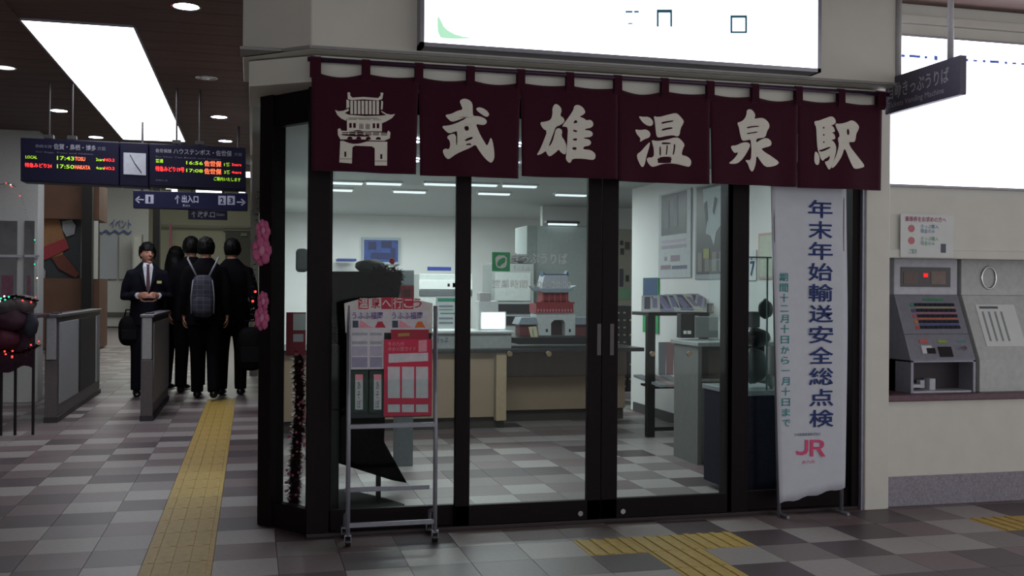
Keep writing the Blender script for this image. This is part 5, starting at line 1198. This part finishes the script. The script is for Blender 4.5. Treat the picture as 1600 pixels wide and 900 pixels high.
bag('black bag at the right hand side of the suited man', 203, 517, 32, 44, 12.45)
tkt = at(240, 464, 12.2)
t = thing('ticket', 'small pale ticket between the hands of the suited man', 'ticket', tkt); obj('slip', B().box(tkt.x-.02, tkt.x+.02, tkt.y-.002, tkt.y, tkt.z-.01, tkt.z+.02), paper, t)
# travellers seen from behind
def px_at(px, Y): return at(px, 500, Y).x
person('long-haired traveller in black seen from behind, nearest the suited man', px_at(274, 13.3), 13.3, math.pi-.5, 1.76, female=True, hair='long')
person('traveller in black uniform from behind, left of the pair with backpack', px_at(298, 12.8), 12.8, math.pi+.05, 1.86, legs={1: (W_(.10, -.03, .5), W_(.11, -.08, .09)), -1: (W_(-.10, .02, .5), W_(-.10, .10, .12))})
pt_, s_, V_ = person('traveller in black uniform from behind, wearing the checked backpack', px_at(321, 12.0), 12.0, math.pi, 1.82, legs={1: (W_(.09, -.06, .52), W_(.09, -.14, .10)), -1: (W_(-.09, .03, .5), W_(-.10, .16, .12))})
person('traveller in black coat from behind at the right, carrying a bag', px_at(362, 12.45), 12.45, math.pi-.12, 1.83, arms={1: [W_(.26, .03, 1.13), W_(.25, -.06, .86)], -1: [W_(-.26, .03, 1.13), W_(-.26, -.02, .86)]})
# backpack
Yp = 11.78
bpk_ = thing('backpack', 'grey checked backpack with pale straps on the middle traveller', 'backpack', at(318, 500, Yp))
c = at(317, 463, Yp)
plaid = bpy.data.materials.new('plaid'); plaid.use_nodes = True; nt = plaid.node_tree; bs_ = nt.nodes['Principled BSDF']; bs_.inputs['Roughness'].default_value = .8
tc = nt.nodes.new('ShaderNodeTexCoord'); ch = nt.nodes.new('ShaderNodeTexBrick'); nt.links.new(tc.outputs['Object'], ch.inputs['Vector'])
mp_n = nt.nodes.new('ShaderNodeMapping'); mp_n.inputs['Rotation'].default_value = (math.pi/2, 0, 0); nt.links.new(tc.outputs['Object'], mp_n.inputs[0]); nt.links.new(mp_n.outputs[0], ch.inputs['Vector'])
ch.inputs['Color1'].default_value = (*rgb('3a3c48'), 1); ch.inputs['Color2'].default_value = (*rgb('2c2e3c'), 1); ch.inputs['Mortar'].default_value = (*rgb('5a5c68'), 1)
ch.inputs['Scale'].default_value = 9; ch.inputs['Mortar Size'].default_value = .02; ch.inputs['Brick Width'].default_value = .6; ch.inputs['Row Height'].default_value = .5; ch.offset = 0
nt.links.new(ch.outputs[0], bs_.inputs['Base Color'])
obj('pack_body', B().ell(c, (.125, .09, .235), 24, 18, lambda v: v/max((abs(v.x)**3.5+abs(v.y)**3.5+abs(v.z)**3.5)**(1/3.5), .3)), plaid, bpk_, smooth=True)
obj('front_pocket', B().ell(c+Vector((0, -.07, -.10)), (.10, .035, .10), 20, 14, lambda v: v/max((abs(v.x)**3.5+abs(v.y)**3.5+abs(v.z)**3.5)**(1/3.5), .3)), plaid, bpk_, smooth=True)
for sd in (1, -1):
    e0 = at(317+sd*9, 433, Yp-.03); e1 = at(317+sd*24, 404, Yp-.0)
    obj('strap', B().tube([e0, e0.lerp(e1, .5), e1, e1+Vector((0, .18, .02))], [(.007, .011)]*4, 8), M('strap_pale', '8e909a', .6), bpk_, smooth=True)
    obj('piping', B().tube([c+Vector((sd*.118, -.06, -.19)), c+Vector((sd*.122, -.065, 0)), c+Vector((sd*.10, -.065, .18))], .006, 6), M('strap_pale', '8e909a', .6), bpk_, smooth=True)
bag('black holdall carried by the rightmost traveller', 392, 545, 42, 66, 12.1, 'holdall', .2)
bag('dark case carried low between the two right-hand travellers', 342, 548, 20, 44, 12.4, 'briefcase', .12)
